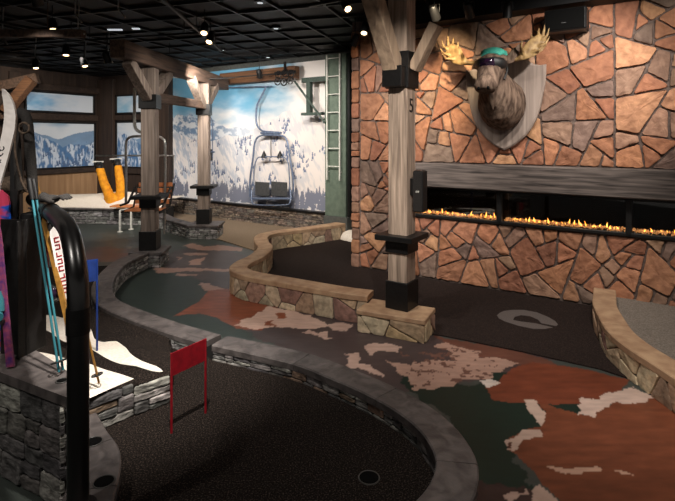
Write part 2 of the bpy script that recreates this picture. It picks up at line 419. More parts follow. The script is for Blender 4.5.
def stones(mb, cells, fmap, depth, cols, rnd, jit=.006, lump=.01, corner=.10):
    for poly in cells:
        n = len(poly); area = abs(sum(poly[i][0]*poly[(i+1) % n][1]-poly[(i+1) % n][0]*poly[i][1] for i in range(n)))/2
        if area < .0008: continue
        cx = sum(p[0] for p in poly)/n; cy = sum(p[1] for p in poly)/n; r = math.sqrt(area)
        out = []
        for i in range(n):
            a, b = poly[i], poly[(i+1) % n]; l = math.hypot(b[0]-a[0], b[1]-a[1])
            if l < .004: continue
            k = min(corner, .018/l) if l > .03 else .25
            m = max(1, int(l/.045))
            for j in range(m+1):
                t = k+(1-2*k)*j/m; q = (a[0]+(b[0]-a[0])*t, a[1]+(b[1]-a[1])*t)
                w = mnoise.noise_vector(Vector((q[0]*16, q[1]*16, r*40)))*jit
                out.append((q[0]+w.x, q[1]+w.y))
        if len(out) < 3: continue
        c = rnd.choice(cols); v = rnd.uniform(.8, 1.22); mb.cur = (c[0]*v, c[1]*v*rnd.uniform(.95, 1.05), c[2]*v)
        dd = depth*rnd.uniform(.75, 1.15); tx, ty = rnd.uniform(-.05, .05), rnd.uniform(-.05, .05)
        rings = [(1.0, 0.0), (1.0, dd*.62), (1-.008/r if r > .05 else .93, dd*.9), (.72, dd), (.36, dd)]
        vs = []; m = len(out)
        for sc, d in rings:
            for q in out:
                x, y = cx+(q[0]-cx)*sc, cy+(q[1]-cy)*sc
                e = 0
                if sc < 1: e = mnoise.noise(Vector((x*14, y*14, r*70)))*lump+(x-cx)*tx+(y-cy)*ty
                vs.append(fmap(x, y, d+e))
        vs.append(fmap(cx, cy, dd+mnoise.noise(Vector((cx*14, cy*14, r*70)))*lump))
        fs = [(k*m+i, k*m+(i+1) % m, (k+1)*m+(i+1) % m, (k+1)*m+i) for k in range(len(rings)-1) for i in range(m)]
        K = (len(rings)-1)*m; fs += [(K+i, K+(i+1) % m, len(vs)-1) for i in range(m)]
        mb.add(vs, fs)
    mb.cur = (1, 1, 1)
RED = [lin(184, 130, 98), lin(174, 118, 88), lin(194, 144, 108), lin(162, 110, 84), lin(152, 120, 100), lin(186, 128, 94), lin(176, 138, 112), lin(138, 114, 100), lin(180, 124, 92)]
TAN = [lin(206, 184, 150), lin(198, 172, 136), lin(190, 160, 130), lin(212, 192, 162), lin(192, 176, 150), lin(168, 130, 114), lin(204, 178, 134), lin(194, 170, 140), lin(208, 186, 156)]
GREY = [lin(150, 146, 142), lin(118, 116, 114), lin(170, 166, 160), lin(100, 98, 98), lin(150, 126, 106), lin(120, 116, 112), lin(136, 132, 128)]
FARGREY = [lin(182, 180, 178), lin(156, 154, 152), lin(200, 198, 194), lin(138, 136, 134)]
BRGREY = [lin(144, 128, 114), lin(162, 146, 130), lin(118, 106, 98), lin(132, 124, 116)]

def line_map(o, d, n):
    o, d, n = Vector(o), Vector(d).normalized(), Vector(n).normalized()
    return lambda s, h, t: o+d*s+n*t+Vector((0, 0, h))
class Path:
    def __init__(s, pts):
        s.p = [Vector((q[0], q[1], 0)) for q in catmull([(a[0], a[1], 0) for a in pts], .04)]
        s.l = [0]
        for a, b in zip(s.p, s.p[1:]): s.l.append(s.l[-1]+(b-a).length)
        s.L = s.l[-1]; n = len(s.p); s.n = []
        for i in range(n):
            t = (s.p[min(i+1, n-1)]-s.p[max(i-1, 0)]).normalized(); s.n.append(Vector((-t.y, t.x, 0)))   # left of travel
    def pt(s, u, off):
        u = min(max(u, 0), s.L-1e-6); i = int(np.searchsorted(s.l, u, 'right'))-1; i = min(i, len(s.p)-2)
        t = (u-s.l[i])/(s.l[i+1]-s.l[i]); p = s.p[i].lerp(s.p[i+1], t); n = s.n[i].lerp(s.n[i+1], t).normalized()
        return p+n*off
    def sweep(s, mb, u0, u1, offa, offb, z0, z1, step=.05, bev=.008):
        m = max(1, int((u1-u0)/step)); prof = [(offa, z0), (offa, z1-bev), (offa+bev*(1 if offb > offa else -1), z1), (offb-bev*(1 if offb > offa else -1), z1), (offb, z1-bev), (offb, z0)]
        k = len(prof); vs = []
        for i in range(m+1):
            u = u0+(u1-u0)*i/m
            for o, z in prof:
                q = s.pt(u, o); vs.append((q.x, q.y, z))
        fs = [(i*k+j, i*k+(j+1) % k, (i+1)*k+(j+1) % k, (i+1)*k+j) for i in range(m) for j in range(k)]
        fs += [list(range(k))[::-1], [m*k+j for j in range(k)]]
        mb.add(vs, fs)
def curb(name, pts, w, z0, z1, capt, over, capmat, facemat, cols, label, sides, kind='flag', seg=.9, size=.15, core=None, seed=3, cat='curb'):
    rnd = random.Random(seed); P = Path(pts); q = P.pt(P.L/2, 0)
    r = thing(name, (q.x, q.y, z0), 0, label, cat)
    a = MB(); P.sweep(a, 0, P.L, -w/2, w/2, z0, z1-capt-.001, bev=.0005); a.build('curb_core', M[core or 'grey_mortar'], r)
    c = MB(); u = 0
    while u < P.L-.05:
        e = min(P.L, u+seg)
        if P.L-e < seg*.35: e = P.L
        P.sweep(c, u+(.002 if u else -0), e-.002, -w/2-over, w/2+over, z1-capt, z1); u = e
    c.build('coping', M[capmat], r)
    f = MB(); Hh = z1-capt-z0
    for sd in sides:
        fm = (lambda s_, h, t, sd=sd: (lambda q_: Vector((q_.x, q_.y, z0+h)))(P.pt(s_, sd*(w/2+t-.002))))
        if kind == 'flag': cells = flag_cells(0.01, .0, P.L-.01, Hh, size, .01, rnd)
        else: cells = ashlar_cells(P.L, Hh, rnd, .035, .075, .08, .2, .008)
        stones(f, cells, fm, min(.022, over*.9), cols, rnd, jit=.004, lump=.005)
    if f.v: f.build('stone_facing', M[facemat], r)
    return r, P

# ================================================================== FLOOR with printed cowhides
def G(L): return [(lambda q: (q.x, q.y))(at(a, b, 0)) for a, b in L]
fx = np.concatenate([np.arange(-9, -2.9, .3), np.arange(-2.9, 3.5, .0105), np.arange(3.5, 6.3, .4)])
fy = np.concatenate([np.arange(-3, 1.85, .5), 1.85*np.exp(np.arange(0, math.log(9.4/1.85), .0042)), np.arange(9.5, 15.2, .4)])
gx, gy = np.meshgrid(fx, fy)
n1 = (fbm(gx*11, gy*11, 5)-.5); n2 = (fbm(gx*11+50, gy*11+31, 5)-.5)
wx, wy = gx+n1*.12, gy+n2*.12; sx, sy = gx+n1*.04, gy+n2*.04
big = fbm(gx*1.6, gy*1.6, 4); fine = fbm(gx*30, gy*12, 3); mot = fbm(gx*5+9, gy*5+3, 5)
def c3(*a): return np.array(lin(*a))
col = np.zeros(gx.shape+(3,)); base = c3(70, 76, 72)*(.8+.4*big[..., None]); col[:] = base
def paint(mask, c, var=None, amt=.25):
    k = (1-amt+2*amt*(mot if var is None else var))[..., None]; v = np.array(lin(*c))*k; col[mask] = v[mask]
paint(inpoly(wx, wy, G([(100, 262), (240, 262), (262, 330), (250, 345), (60, 330)])), (52, 62, 58), big, .15)
# dark hides
paint(inpoly(wx, wy, G([(160, 262), (176, 250), (215, 246), (245, 256), (232, 266), (240, 300), (214, 296), (204, 282), (170, 270)])), (76, 66, 64))
paint(inpoly(wx, wy, G([(248, 331), (262, 300), (330, 312), (440, 338), (560, 360), (520, 372), (489, 381), (462, 383), (440, 394), (412, 394), (400, 392), (420, 410), (380, 390), (262, 340)])), (74, 62, 62))
paint(inpoly(wx, wy, G([(432, 335), (520, 352), (560, 364), (514, 366), (484, 358), (460, 352)])), (104, 66, 54))
paint(inpoly(wx, wy, G([(398, 372), (460, 384), (560, 390), (546, 430), (516, 456), (560, 530), (440, 540), (462, 440), (440, 410), (405, 388)])), (20, 44, 37), big, .2)
paint(inpoly(sx, sy, G([(481, 374), (560, 368), (600, 400), (575, 418), (500, 420)])) , (20, 44, 37), big, .2)
paint(inpoly(wx, wy, G([(466, 486), (500, 483), (530, 488), (535, 540), (440, 540)])), (62, 46, 44))
paint(inpoly(wx, wy, G([(60, 262), (88, 250), (108, 246), (126, 250), (134, 258), (110, 262)])), (104, 72, 66))
# brown hides
grain = fbm(gx*7, gy*26, 4)
br = lambda c, L, a=.35, w=0: paint(inpoly(wx if w else sx, wy if w else sy, G(L)), c, grain, a)
br((136, 76, 54), [(173, 316), (195, 304), (204, 297), (212, 286), (233, 290), (262, 298), (285, 312), (270, 322), (262, 330), (249, 330), (236, 329), (220, 319), (200, 313)])
br((120, 62, 42), [(486, 388), (498, 381), (513, 368), (533, 362), (583, 369), (630, 380), (617, 395), (598, 400), (580, 403), (543, 404), (510, 403), (492, 399)])
br((122, 68, 46), [(543, 403), (570, 411), (583, 415), (600, 410), (617, 402), (650, 395), (700, 405), (760, 440), (760, 560), (590, 540), (560, 501), (543, 483), (533, 470), (517, 455), (508, 450), (505, 444), (512, 436), (530, 428), (542, 427), (546, 411), (538, 403)])
# pale patches
pa = (190, 160, 146)
def wh(L, c=pa, w=1): paint(inpoly(wx if w else sx, wy if w else sy, G(L)), c, mot, .12)
wh([(270, 306), (300, 313), (322, 320), (328, 326), (308, 329), (289, 327), (273, 327), (254, 329), (230, 325), (249, 318), (262, 312)], (204, 172, 156))
br((150, 84, 58), [(276, 314), (286, 313), (290, 318), (278, 318)], w=1); br((140, 80, 58), [(262, 322), (272, 320), (276, 326), (264, 326)], w=1)
wh([(302, 333), (312, 330), (318, 334), (327, 330), (333, 339), (326, 340), (320, 337)])
wh([(325, 325), (341, 322), (353, 325), (349, 331), (334, 331)])
wh([(364, 349), (373, 343), (387, 343), (400, 347), (400, 353), (385, 351), (375, 352), (369, 357)])
wh([(343, 355), (354, 353), (359, 359), (356, 364), (370, 365), (384, 374), (381, 377), (367, 371), (352, 367)])
wh([(387, 361), (409, 365), (432, 359), (456, 362), (450, 353), (432, 345), (447, 343), (459, 348), (481, 352), (481, 359), (498, 358), (521, 364), (504, 368), (489, 379), (462, 380), (450, 387), (438, 390), (424, 386), (412, 391), (409, 377), (400, 376), (397, 369)], (176, 142, 126))
sp = (fbm(gx*22, gy*22, 3) > .66) & inpoly(gx, gy, G([(400, 352), (470, 345), (500, 360), (490, 378), (410, 388)])); paint(sp, (110, 78, 68))
wh([(481, 381), (490, 379), (501, 382), (488, 389)], (214, 200, 190), 0)
wh([(525, 400), (533, 399), (545, 411), (546, 424), (542, 427), (532, 415)], (206, 180, 164), 0)
wh([(505, 442), (515, 438), (523, 430), (540, 429), (541, 436), (525, 440), (515, 452), (508, 450)], (200, 172, 156), 0)
br((100, 60, 48), [(508, 444), (513, 443), (512, 448), (508, 448)])
wh([(577, 398), (600, 397), (633, 388), (652, 398), (631, 403), (610, 405), (594, 418), (578, 414), (583, 408)], (208, 182, 168))
wh([(545, 467), (567, 468), (583, 463), (603, 468), (583, 472), (560, 473)], (200, 160, 138)); wh([(612, 470), (633, 475), (627, 477)], (200, 160, 138))
wh([(531, 491), (540, 485), (552, 494), (566, 512), (580, 540), (532, 540)], (196, 166, 150), 0); wh([(504, 498), (516, 492), (528, 491), (522, 500), (510, 505)])
for L in ([(182, 246), (192, 243), (204, 247), (219, 245), (244, 248), (244, 251), (216, 250.5), (200, 250)], [(183, 253), (209, 252.5), (205, 255), (190, 256)],
          [(174, 257), (182, 257), (180, 260)], [(190, 260), (207, 257), (200, 265), (189, 265)], [(152, 267), (185, 268), (233, 269), (233, 271.5), (200, 271), (160, 273)],
          [(176, 274), (196, 274.5), (195, 276), (178, 275.6)], [(198, 283), (209, 284), (226, 289), (207, 291)]): wh(L, (160, 126, 112))
floor = grid_mesh('floor', fx, fy, lambda x, y: (x, y, 0*x), col, M['floor_print']); struct(floor)

# ================================================================== WALLS
W0 = Vector((.21, 7.10, 0)); WD = Vector((.831, -.556, 0)).normalized(); WN = Vector((-.556, -.831, 0)).normalized()
CZ = 3.36
def on_wall(px):      # distance along the stone wall for a picture column
    r = (px-CX)/F; y = 7.24/(1+.669*r); return (r*y-.21)/.831
def wp(s, h, t=0): return W0+WD*s+WN*t+Vector((0, 0, h))
# backing with a firebox recess
FL, FB, FT, WL = .80, .80, 1.20, 6.2
b = MB(); T = .45
def wbox(mb, s0, s1, h0, h1, t0, t1, bev=0): mb.frame_box(wp((s0+s1)/2, (h0+h1)/2, (t0+t1)/2), WD, WN, (0, 0, 1), (s1-s0, abs(t1-t0), h1-h0), bev)
wbox(b, 0, WL, FT, CZ+.1, -T, 0); wbox(b, 0, WL, 0, FB, -T, 0); wbox(b, 0, FL, FB, FT, -T, 0); wbox(b, FL, WL, FB, FT, -T, -.33)
wall_r = struct(b.build('wall_right', M['mortar']))
rnd = random.Random(11); st = MB(); fm = lambda s, h, t: wp(s, h, t)
ccol = ashlar_cells(.13, CZ-.04, rnd, .14, .26, .13, .14, .016)
stones(st, ccol, fm, .045, RED, rnd, lump=.012)
stones(st, bsp_cells(.14, .02, WL, FB-.005, .25, .021, rnd), fm, .032, RED, rnd, jit=.010, lump=.014)
stones(st, bsp_cells(.14, FB, FL-.03, 1.5, .22, .020, rnd), fm, .032, RED, rnd, jit=.010, lump=.014)
stones(st, bsp_cells(.14, 1.505, WL, CZ-.01, .285, .021, rnd), fm, .032, RED, rnd, jit=.010, lump=.014)
o = st.build('stone_cladding', M['red_stone'], wall_r)

b = MB(); wbox(b, .75, WL, 3.235, CZ+.12, .0, .30); struct(b.build('trim_5', M['ceiling_black']))
# mantel and linear fireplace
r = thing('mantel_beam', wp(2.9, 1.2, .05), math.atan2(WD.y, WD.x), 'long weathered grey timber mantel over the fireplace', 'mantel')
m_ = MB(); wbox(m_, .92, WL, 1.205, 1.505, .0, .17, .012); m_.build('beam', M['mantel_wood'], r)
DIV = [FL, on_wall(500), on_wall(629), WL]
r = thing('linear_fireplace', wp(2.5, FB, -.1), math.atan2(WD.y, WD.x), 'long black linear electric fireplace with low orange flames set in the stone wall', 'fireplace')
fr = MB(); wbox(fr, FL, WL, FB, FB+.035, -.02, .055, .004); wbox(fr, FL, WL, FT-.03, FT, -.02, .055, .004)
for d in DIV: wbox(fr, d-.028, d+.028, FB, FT, -.02, .055, .004)
fr.build('frame', M['black_steel'], r)
li = MB(); wbox(li, FL, WL, FB, FB+.03, -.32, -.02); wbox(li, FL, WL, FB, FT, -.325, -.31); wbox(li, FL, WL, FT-.02, FT, -.32, -.02)
for d in DIV: wbox(li, d-.02, d+.02, FB, FT, -.31, -.02)
li.build('firebox_lining', M['cup_dark'], r)
for a, c in zip(DIV, DIV[1:]):
    g = MB(); wbox(g, a+.028, c-.028, FB+.035, FT-.03, .0, .005); g.build('glass_pane', M['glass'], r)
em = MB(); fl = MB()
rr = random.Random(5)
for i in range(1500):
    s = rr.uniform(FL+.05, 4.9); t = rr.uniform(-.26, -.03); sz = rr.uniform(.008, .02)
    em.frame_box(wp(s, FB+.032+sz*.5, t), (rr.uniform(-1, 1), rr.uniform(-1, 1), rr.uniform(-1, 1)), (0, 0, 1) if 0 else (rr.uniform(-1, 1), rr.uniform(-1, 1), .3), (0.1, .2, 1), (sz, sz*.8, sz*.7))
e = em.build('ember_bed', M['ember'], r); e['kind'] = 'stuff'
for a, c, n in zip(DIV, DIV[1:], (24, 26, 24)):
    for i in range(n):
        s = a+.1+(min(c, 4.9)-a-.18)*(i+rr.uniform(.15, .85))/n; t = rr.uniform(-.2, -.08); hh = rr.choice((.015, .02, .028, .038, .06)); w = rr.uniform(.006, .012)
        b0 = wp(s, FB+.04, t); fl_ = MB(); k = rr.uniform(-.02, .02)
        fl_.tube([b0+WD*(k*u*u)+Vector((0, 0, hh*u)) for u in (0, .15, .35, .6, .8, 1)], [w*.6, w, w*.95, w*.6, w*.3, w*.05], 8, flat=.7)
        fl_.build('flame', M['flame'], r)
# back mural wall (parallel to the stone wall)
def mural_y(px): return 9.9*724/(px+409)
mA = Vector(((173-CX)/F*mural_y(173), mural_y(173), 0)); mB = Vector(((326-CX)/F*mural_y(326), mural_y(326), 0))
MD = (mB-mA).normalized(); MN = Vector((MD.y, -MD.x, 0)); ML = (mB-mA).length
if MN.y > 0: MN = -MN
def mp_(s, h, t=0): return mA+MD*s+MN*t+Vector((0, 0, h))
def mbox(mb, s0, s1, h0, h1, t0, t1, bev=0): mb.frame_box(mp_((s0+s1)/2, (h0+h1)/2, (t0+t1)/2), MD, MN, (0, 0, 1), (s1-s0, abs(t1-t0), h1-h0), bev)
b = MB(); mbox(b, -.1, ML+3.2, 0, CZ+.1, -.25, -.02); struct(b.build('wall_back', M['grey_wall']))
def stamp_trees(c, X, Y, lst, dark):
    for (u, v, h) in lst:
        w = h*.24; k = np.clip((Y-v)/h, 0, 1)
        m = (Y > v) & (Y < v+h) & (np.abs(X-u) < w*(1-k)*(.65+.6*vnoise(Y*60+u*9, X*0+u*31)))
        c[m] = dark
def mountain_picture(w, h, n, hz, seed, warm=.3, trees=120, tall=.1, blue=1.0, skyblue=(150, 186, 210)):
    xs = np.linspace(0, w, int(w/n)+2); ys = np.linspace(0, h, int(h/n)+2); X, Y = np.meshgrid(xs, ys)
    r2 = np.random.RandomState(seed); ox = r2.rand()*60
    sky = c3(*skyblue); white = c3(238, 236, 234); k = smooth(.3, .75, fbm(X*1.1+ox, Y*2.6+ox, 5)+.25*X/w)[..., None]
    c = (sky*(1-k)+white*k)*np.array([1, 1, 1.02])
    ridge2 = h*(hz+.10)+(.16*h)*(fbm(X*1.4+ox+9, X*0, 4)-.5)*2; m = Y < ridge2
    c[m] = (c3(104, 142, 178)*(1-.4*fbm(X*5+ox, Y*7, 4)[..., None])+.16*white)[m]
    ridge = h*hz+(.42*h)*(fbm(X*1.3+ox, X*0+3, 5)-.5)*2; m = Y < ridge
    streak = .6*fbm(X*7+Y*4+ox, Y*3.2-X*2, 5)+.4*fbm(X*38+ox, Y*7, 3)
    sn = c3(226, 228, 234); bl = c3(92, 128, 168); kk = (smooth(.44, .58, streak)*blue)[..., None]
    c[m] = (sn*(1-kk)+bl*kk)[m]
    kw = (smooth(.42, .7, fbm(X*1.7+40, Y*1.7, 3))*warm)[..., None]; c = c*(1-kw)+c*np.array([1.0, .90, .82])*kw
    lst = []
    for i in range(trees):
        u = r2.rand()*w; v = r2.rand()**1.6*h*hz*.85
        if fbm(np.array([u*2.2+ox]), np.array([v*3.0]), 3)[0] > .46: lst.append((u, v, tall*(.5+.8*r2.rand())*(1.2-v/h)))
    lst.sort(key=lambda q: -q[1]); stamp_trees(c, X, Y, lst, c3(92, 112, 144))
    return xs, ys, c*np.array([.62, .68, .74])
def ms_(px, py):    # picture column/row to metres on the mural
    y = mural_y(px); q_ = Vector(((px-CX)/F*y, y, 0)); return ((q_-mA).dot(MD), H0-(py-CY)/F*y-.38)
xs = np.arange(0, ML+.011, .011); ys = np.arange(0, CZ-.38, .011); X, Y = np.meshgrid(xs, ys); U = X/ML
sky = c3(112, 172, 206); wht = c3(238, 236, 236)
k = smooth(.25, .75, fbm(X*.9+3, Y*2.2+8, 5)+.50*U-.12-.55*(Y/3-.6))[..., None]; c = sky*(1-k)+wht*k
rg = 2.02-.30*smooth(.0, .5, U)+.16*smooth(.55, .8, U)+(fbm(X*2.0+5, X*0+2, 5)-.5)*.45      # far blue ridge
far = (Y < rg); t_ = fbm(X*11+Y*7, Y*14-X*4, 5); kb = smooth(.36, .62, t_)[..., None]*(.95-.65*smooth(.25, .6, U))[..., None]
cf = c3(228, 232, 238)*(1-kb)+c3(112, 142, 176)*kb; c[far] = cf[far]
rn_ = 1.55-.15*smooth(0, .4, U)+.62*smooth(.30, .95, U)+(fbm(X*1.6+25, X*0+7, 5)-.5)*.30     # near white slopes
near = (Y < rn_); t2 = fbm(X*6+Y*4+9, Y*3.5-X*2+4, 5); t3 = fbm(X*30+Y*12, Y*8, 4); kc = (smooth(.46, .62, .6*t2+.4*t3)*(.85-.45*smooth(.1, .7, U)))[..., None]*.75
cn = c3(236, 232, 232)*(1-kc)+c3(140, 164, 194)*kc; c[near] = cn[near]
c = c*(1-.10*smooth(.4, .8, U)[..., None]*np.array([0, .5, 1.0]))
r2 = np.random.RandomState(8); lst = []
for i in range(1500):     # clustered marks of trees over the slopes
    u = r2.rand()*ML; v = .15+r2.rand()*1.65
    if v < float(np.interp(u, xs, rn_[0]))-.05 and fbm(np.array([u*3.1+4]), np.array([v*5.0+3]), 3)[0] > .60: lst.append((u, v, (.05+.09*r2.rand())*(1.25-.3*v)))
lst.sort(key=lambda q: -q[1]); stamp_trees(c, X, Y, lst, c3(112, 124, 152)); lst = []
for i in range(420):      # denser wood along the foot of the picture
    u = r2.rand()*ML; v = r2.rand()*.26; kk_ = fbm(np.array([u*1.3+2]), np.array([1.0]), 2)[0]
    if kk_ > .40: lst.append((u, v, .12+.30*r2.rand()*kk_))
lst.sort(key=lambda q: -q[1]); stamp_trees(c, X, Y, lst, c3(128, 132, 148))
mur = grid_mesh('mountain_mural', xs, ys, lambda x, y: tuple(mA[i]+MD[i]*x+MN[i]*.004+(y+.38 if i == 2 else 0) for i in range(3)), c, M['picture'])
tag(mur, 'wall-sized printed mural of snowy mountain slopes on the back wall', 'mural')
# small printed chair in the mural, part of the picture
pc = MB(); u0 = ms_(207, 150)[0]
for u in (u0-.2, u0+.2): pc.tube([mp_(u, y, .01) for y in (1.35, 1.6, 1.9, 2.2)], .010, 6)
pc.tube([mp_(u0-.2, 2.2, .01), mp_(u0-.12, 2.32, .01), mp_(u0+.12, 2.32, .01), mp_(u0+.2, 2.2, .01)], .012, 6); pc.tube([mp_(u0, 2.32, .01), mp_(u0-.05, 3.1, .01)], .012, 6)
pc.tube([mp_(u0-.24, 1.5, .01), mp_(u0+.26, 1.5, .01)], .02, 6)
pc.build('printed_chairlift_frame', M['blue_steel'], mur)
pc = MB(); mbox(pc, u0-.18, u0+.2, 1.30, 1.56, .004, .012); pc.build('printed_chairlift_seat', M['seat_grey'], mur)

# low stone base under the mural with a dark ledge
r = thing('low_stone_wall', mp_(2.4, 0, .1), 0, 'low brown stone plinth with dark ledge running under the mural', 'wall')
b = MB(); mbox(b, .05, ML+.05, 0, .345, 0, .10); b.build('wall_core', M['grey_mortar'], r)
b = MB(); mbox(b, .03, ML+.07, .345, .385, 0, .15, .006); b.build('ledge', M['black_steel'], r)
b = MB(); stones(b, ashlar_cells(ML, .345, random.Random(4), .04, .08, .1, .26, .01), lambda s, h, t: mp_(s+.05, h, .10+t), .022, BRGREY, random.Random(9), jit=.003, lump=.004); b.build('stone_facing', M['grey_stone'], r)

# green lift tower with ladder and bracket
def wy_(px, off): y = mural_y(px)-off; return Vector(((px-CX)/F*y, y, 0))
gA = wy_(325, .45); GD = MD
def gp(s, h, t=0): return gA+GD*s+MN*t+Vector((0, 0, h))
r = thing('lift_tower', gp(.25, 0, 0), 0, 'green painted lift tower pilaster between the mural and stone wall', 'tower')
b = MB(); b.frame_box(gp(.23, (CZ+.38)/2, -.15), GD, MN, (0, 0, 1), (.46, .3, CZ-.38), .006); b.build('pilaster', M['green_paint'], r)
b = MB(); b.frame_box(gp(.25, .19, -.14), GD, MN, (0, 0, 1), (.52, .34, .38), .004); b.build('base', M['grey_wall'], r)
b = MB(); b.frame_box(gp(.50, (CZ+.38)/2, -.15), GD, MN, (0, 0, 1), (.05, .24, CZ-.38), .004); b.build('edge_channel', M['black_steel'], r)
r = thing('wall_ladder', gp(.2, 1.05, .05), 0, 'narrow white ladder fixed to the green tower', 'ladder')
for k, s in enumerate((.09, .37)):
    b = MB(); b.bar(gp(s, 1.05, .06), gp(s, CZ-.01, .06), .022, .03, up=MN); b.build('rail', M['white_paint'], r)
for i in range(7):
    h = 1.3+i*.33; b = MB(); b.cyl(gp(.09, h, .06), gp(.37, h, .06), .010, 8); b.build('rung', M['white_paint'], r)
b = MB()
for s in (.09, .37):
    for h in (1.2, 2.9): b = MB(); b.bar(gp(s, h, .002), gp(s, h, .06), .014, .014); b.build('standoff', M['white_paint'], r)
r = thing('tower_bracket', gp(-.3, 2.5, 0), 0, 'dark green steel bracket reaching left from the tower top', 'bracket')
b = MB(); b.bar(gp(-.56, 2.93, -.05), gp(0, 2.93, -.05), .09, .09); b.bar(gp(-.40, 2.30, -.05), gp(-.40, 2.89, -.05), .09, .09, up=MN); b.bar(gp(-.56, 2.28, -.05), gp(-.08, 2.28, -.05), .12, .05)
b.build('bracket_frame', M['dark_green'], r)
b = MB(); b.cyl(gp(-.68, 2.92, .06), gp(.02, 2.10, .03), .022, 8); b.build('diagonal_stay', M['dark_green'], r)
# timber header and sheave wheels
hA, hB = wy_(222, .42), wy_(297, .42)
r = thing('header_beam', (hA+hB)/2+Vector((0, 0, 3.0)), math.atan2(MD.y, MD.x), 'warm brown timber header under the ceiling above the mural', 'beam')
b = MB(); b.bar(hA+Vector((0, 0, 3.10)), hB+Vector((0, 0, 3.10)), .16, .24, bev=.01); b.build('timber', M['beam_wood_x'], r)
q0 = wy_(285, .62); r = thing('sheave_train', q0+Vector((0, 0, 2.95)), 0, 'black lift cable wheels hanging below the timber header', 'wheels')
for k, (ds, h) in enumerate(((-.19, 2.93), (-.03, 2.91), (.13, 2.93), (-.17, 3.06), (.0, 3.08), (.15, 3.06))):
    w = MB(); c_ = q0+MD*ds+Vector((0, 0, h)); w.ring(c_, .07, .011, axis=MN, n=18, k=6); w.cyl(c_-MN*.02, c_+MN*.02, .016, 8)
    for a in range(3): w.cyl(c_+(MD*math.cos(a*2.09)+Vector((0, 0, math.sin(a*2.09))))*.07, c_, .005, 5)
    w.build('wheel', M['black_steel'], r)
b = MB(); b.bar(q0-MD*.26+Vector((0, 0, 3.09)), q0+MD*.26+Vector((0, 0, 3.09)), .03, .05); b.bar(q0+Vector((0, 0, 3.09)), q0+Vector((0, 0, 3.3)), .04, .04, up=MN); b.build('carrier', M['black_steel'], r)
o = MB().tube([atd(0, 60, 9), atd(120, 72, 9.2), atd(200, 80, 9.3), q0+Vector((0, 0, 3.08))-MD*.1], .012, 6).build('haul_cable', M['black_steel'])
tag(o, 'thin black haul cable running along the ceiling to the lift wheels', 'cable')

# hanging chairlift chair in front of the mural
cy = mural_y(271)
def cp(px, py, dy=0):     # a point on a plane parallel to the mural, dy metres nearer the wall or the room
    off = .16+max(0, dy)*.35; rr_ = (px-CX)/F; o_ = mA+MN*off
    y = (o_.y-MD.y/MD.x*o_.x)/(1-MD.y/MD.x*rr_); return Vector((rr_*y, y, H0-(py-CY)/F*y))
o = MB().tube([cp(224, 87.5), cp(250, 87), cp(272, 86)], .014, 6).build('lift_cable', M['blue_steel']); tag(o, 'grey steel cable below the timber header carrying the chairlift', 'cable')
r = thing('hanging_chairlift', cp(271, 203), 0, 'blue grey double chairlift seat hanging before the snowy mural', 'chairlift')
b = MB(); b.tube(catmull([cp(266, 87), cp(262, 95), cp(257, 106), cp(256, 118), cp(257.5, 126), cp(263, 131), cp(272, 132), cp(279, 132.5)], .04), .02, 8); b.build('hanger_arm', M['blue_steel'], r)
b = MB(); b.tube(catmull([cp(250, 197), cp(250, 180), cp(253, 158), cp(255, 142), cp(260, 136), cp(271, 135), cp(282, 136), cp(287, 141), cp(290, 158), cp(293, 178), cp(293, 190), cp(290, 199)], .04), .02, 8)
b.tube([cp(261, 133), cp(281, 133)], .028, 8); b.build('outer_frame', M['blue_steel'], r)
b = MB(); b.tube(catmull([cp(254, 195, .12), cp(254, 170, .1), cp(257, 159, .06), cp(262, 157, .05), cp(281, 157, .05), cp(287, 160, .06), cp(289, 170, .1), cp(290, 195, .12)], .04), .012, 8); b.build('backrest_frame', M['blue_steel'], r)
for a, c in ((255.5, 269), (271.5, 287)):
    b = MB(); b.frame_box((cp(a, 189, .06)+cp(c, 189, .06))/2, MD, MN, (0, 0, 1), ((cp(c, 1)-cp(a, 1)).length, .03, .29), .01); b.build('backrest', M['seat_grey'], r)
b = MB(); b.bar(cp(252, 198.5, .05), cp(291, 198.5, .05), .16, .04, bev=.01); b.build('seat', M['blue_steel'], r)
b = MB(); b.tube(catmull([cp(252, 190, .1), cp(252, 202, .35), cp(258, 205, .4), cp(285, 205, .4), cp(290, 202, .35), cp(291, 190, .1)], .05), .013, 8); b.build('footrest', M['blue_steel'], r)
b = MB(); b.cyl(cp(271, 135), cp(271, 158), .010, 6)
for x in (264, 280): b.tube([cp(x, 158), cp(x, 154), cp(x, 150.5)], [.07, .04, .004], 8)
b.build('restraint_bar', M['black_steel'], r)

# left window wall (recedes to the right) and its end bay
def lw(px): return 12.5*590/(650-px)
lA = Vector(((-30-CX)/F*lw(-30), lw(-30), 0)); lB = Vector(((101-CX)/F*lw(101), lw(101), 0)); LD = (lB-lA).normalized(); LN = Vector((LD.y, -LD.x, 0))
if LN.y > 0: LN = -LN
LL = (lB-lA).length
def lp(s, h, t=0): return lA+LD*s+LN*t+Vector((0, 0, h))
def ls(px): q = Vector(((px-CX)/F*lw(px), lw(px), 0)); return (q-lA).length
def lbox(mb, s0, s1, h0, h1, t0, t1, bev=0): mb.frame_box(lp((s0+s1)/2, (h0+h1)/2, (t0+t1)/2), LD, LN, (0, 0, 1), (s1-s0, abs(t1-t0), h1-h0), bev)
b = MB(); lbox(b, 0, LL, .0, .98, -.2, 0); wl = struct(b.build('wall_left', M['light_panel']))
b = MB(); lbox(b, 0, LL, .98, CZ+.1, -.2, .001); struct(b.build('trim_1', M['dark_panel']))
fr = MB(); lbox(fr, 0, LL, .93, 1.05, .0, .06, .01); lbox(fr, 0, LL, 2.26, 2.42, .0, .06, .01); lbox(fr, 0, LL, 2.98, 3.14, .0, .1, .01); struct(fr.build('trim_2', M['dark_panel_x']))
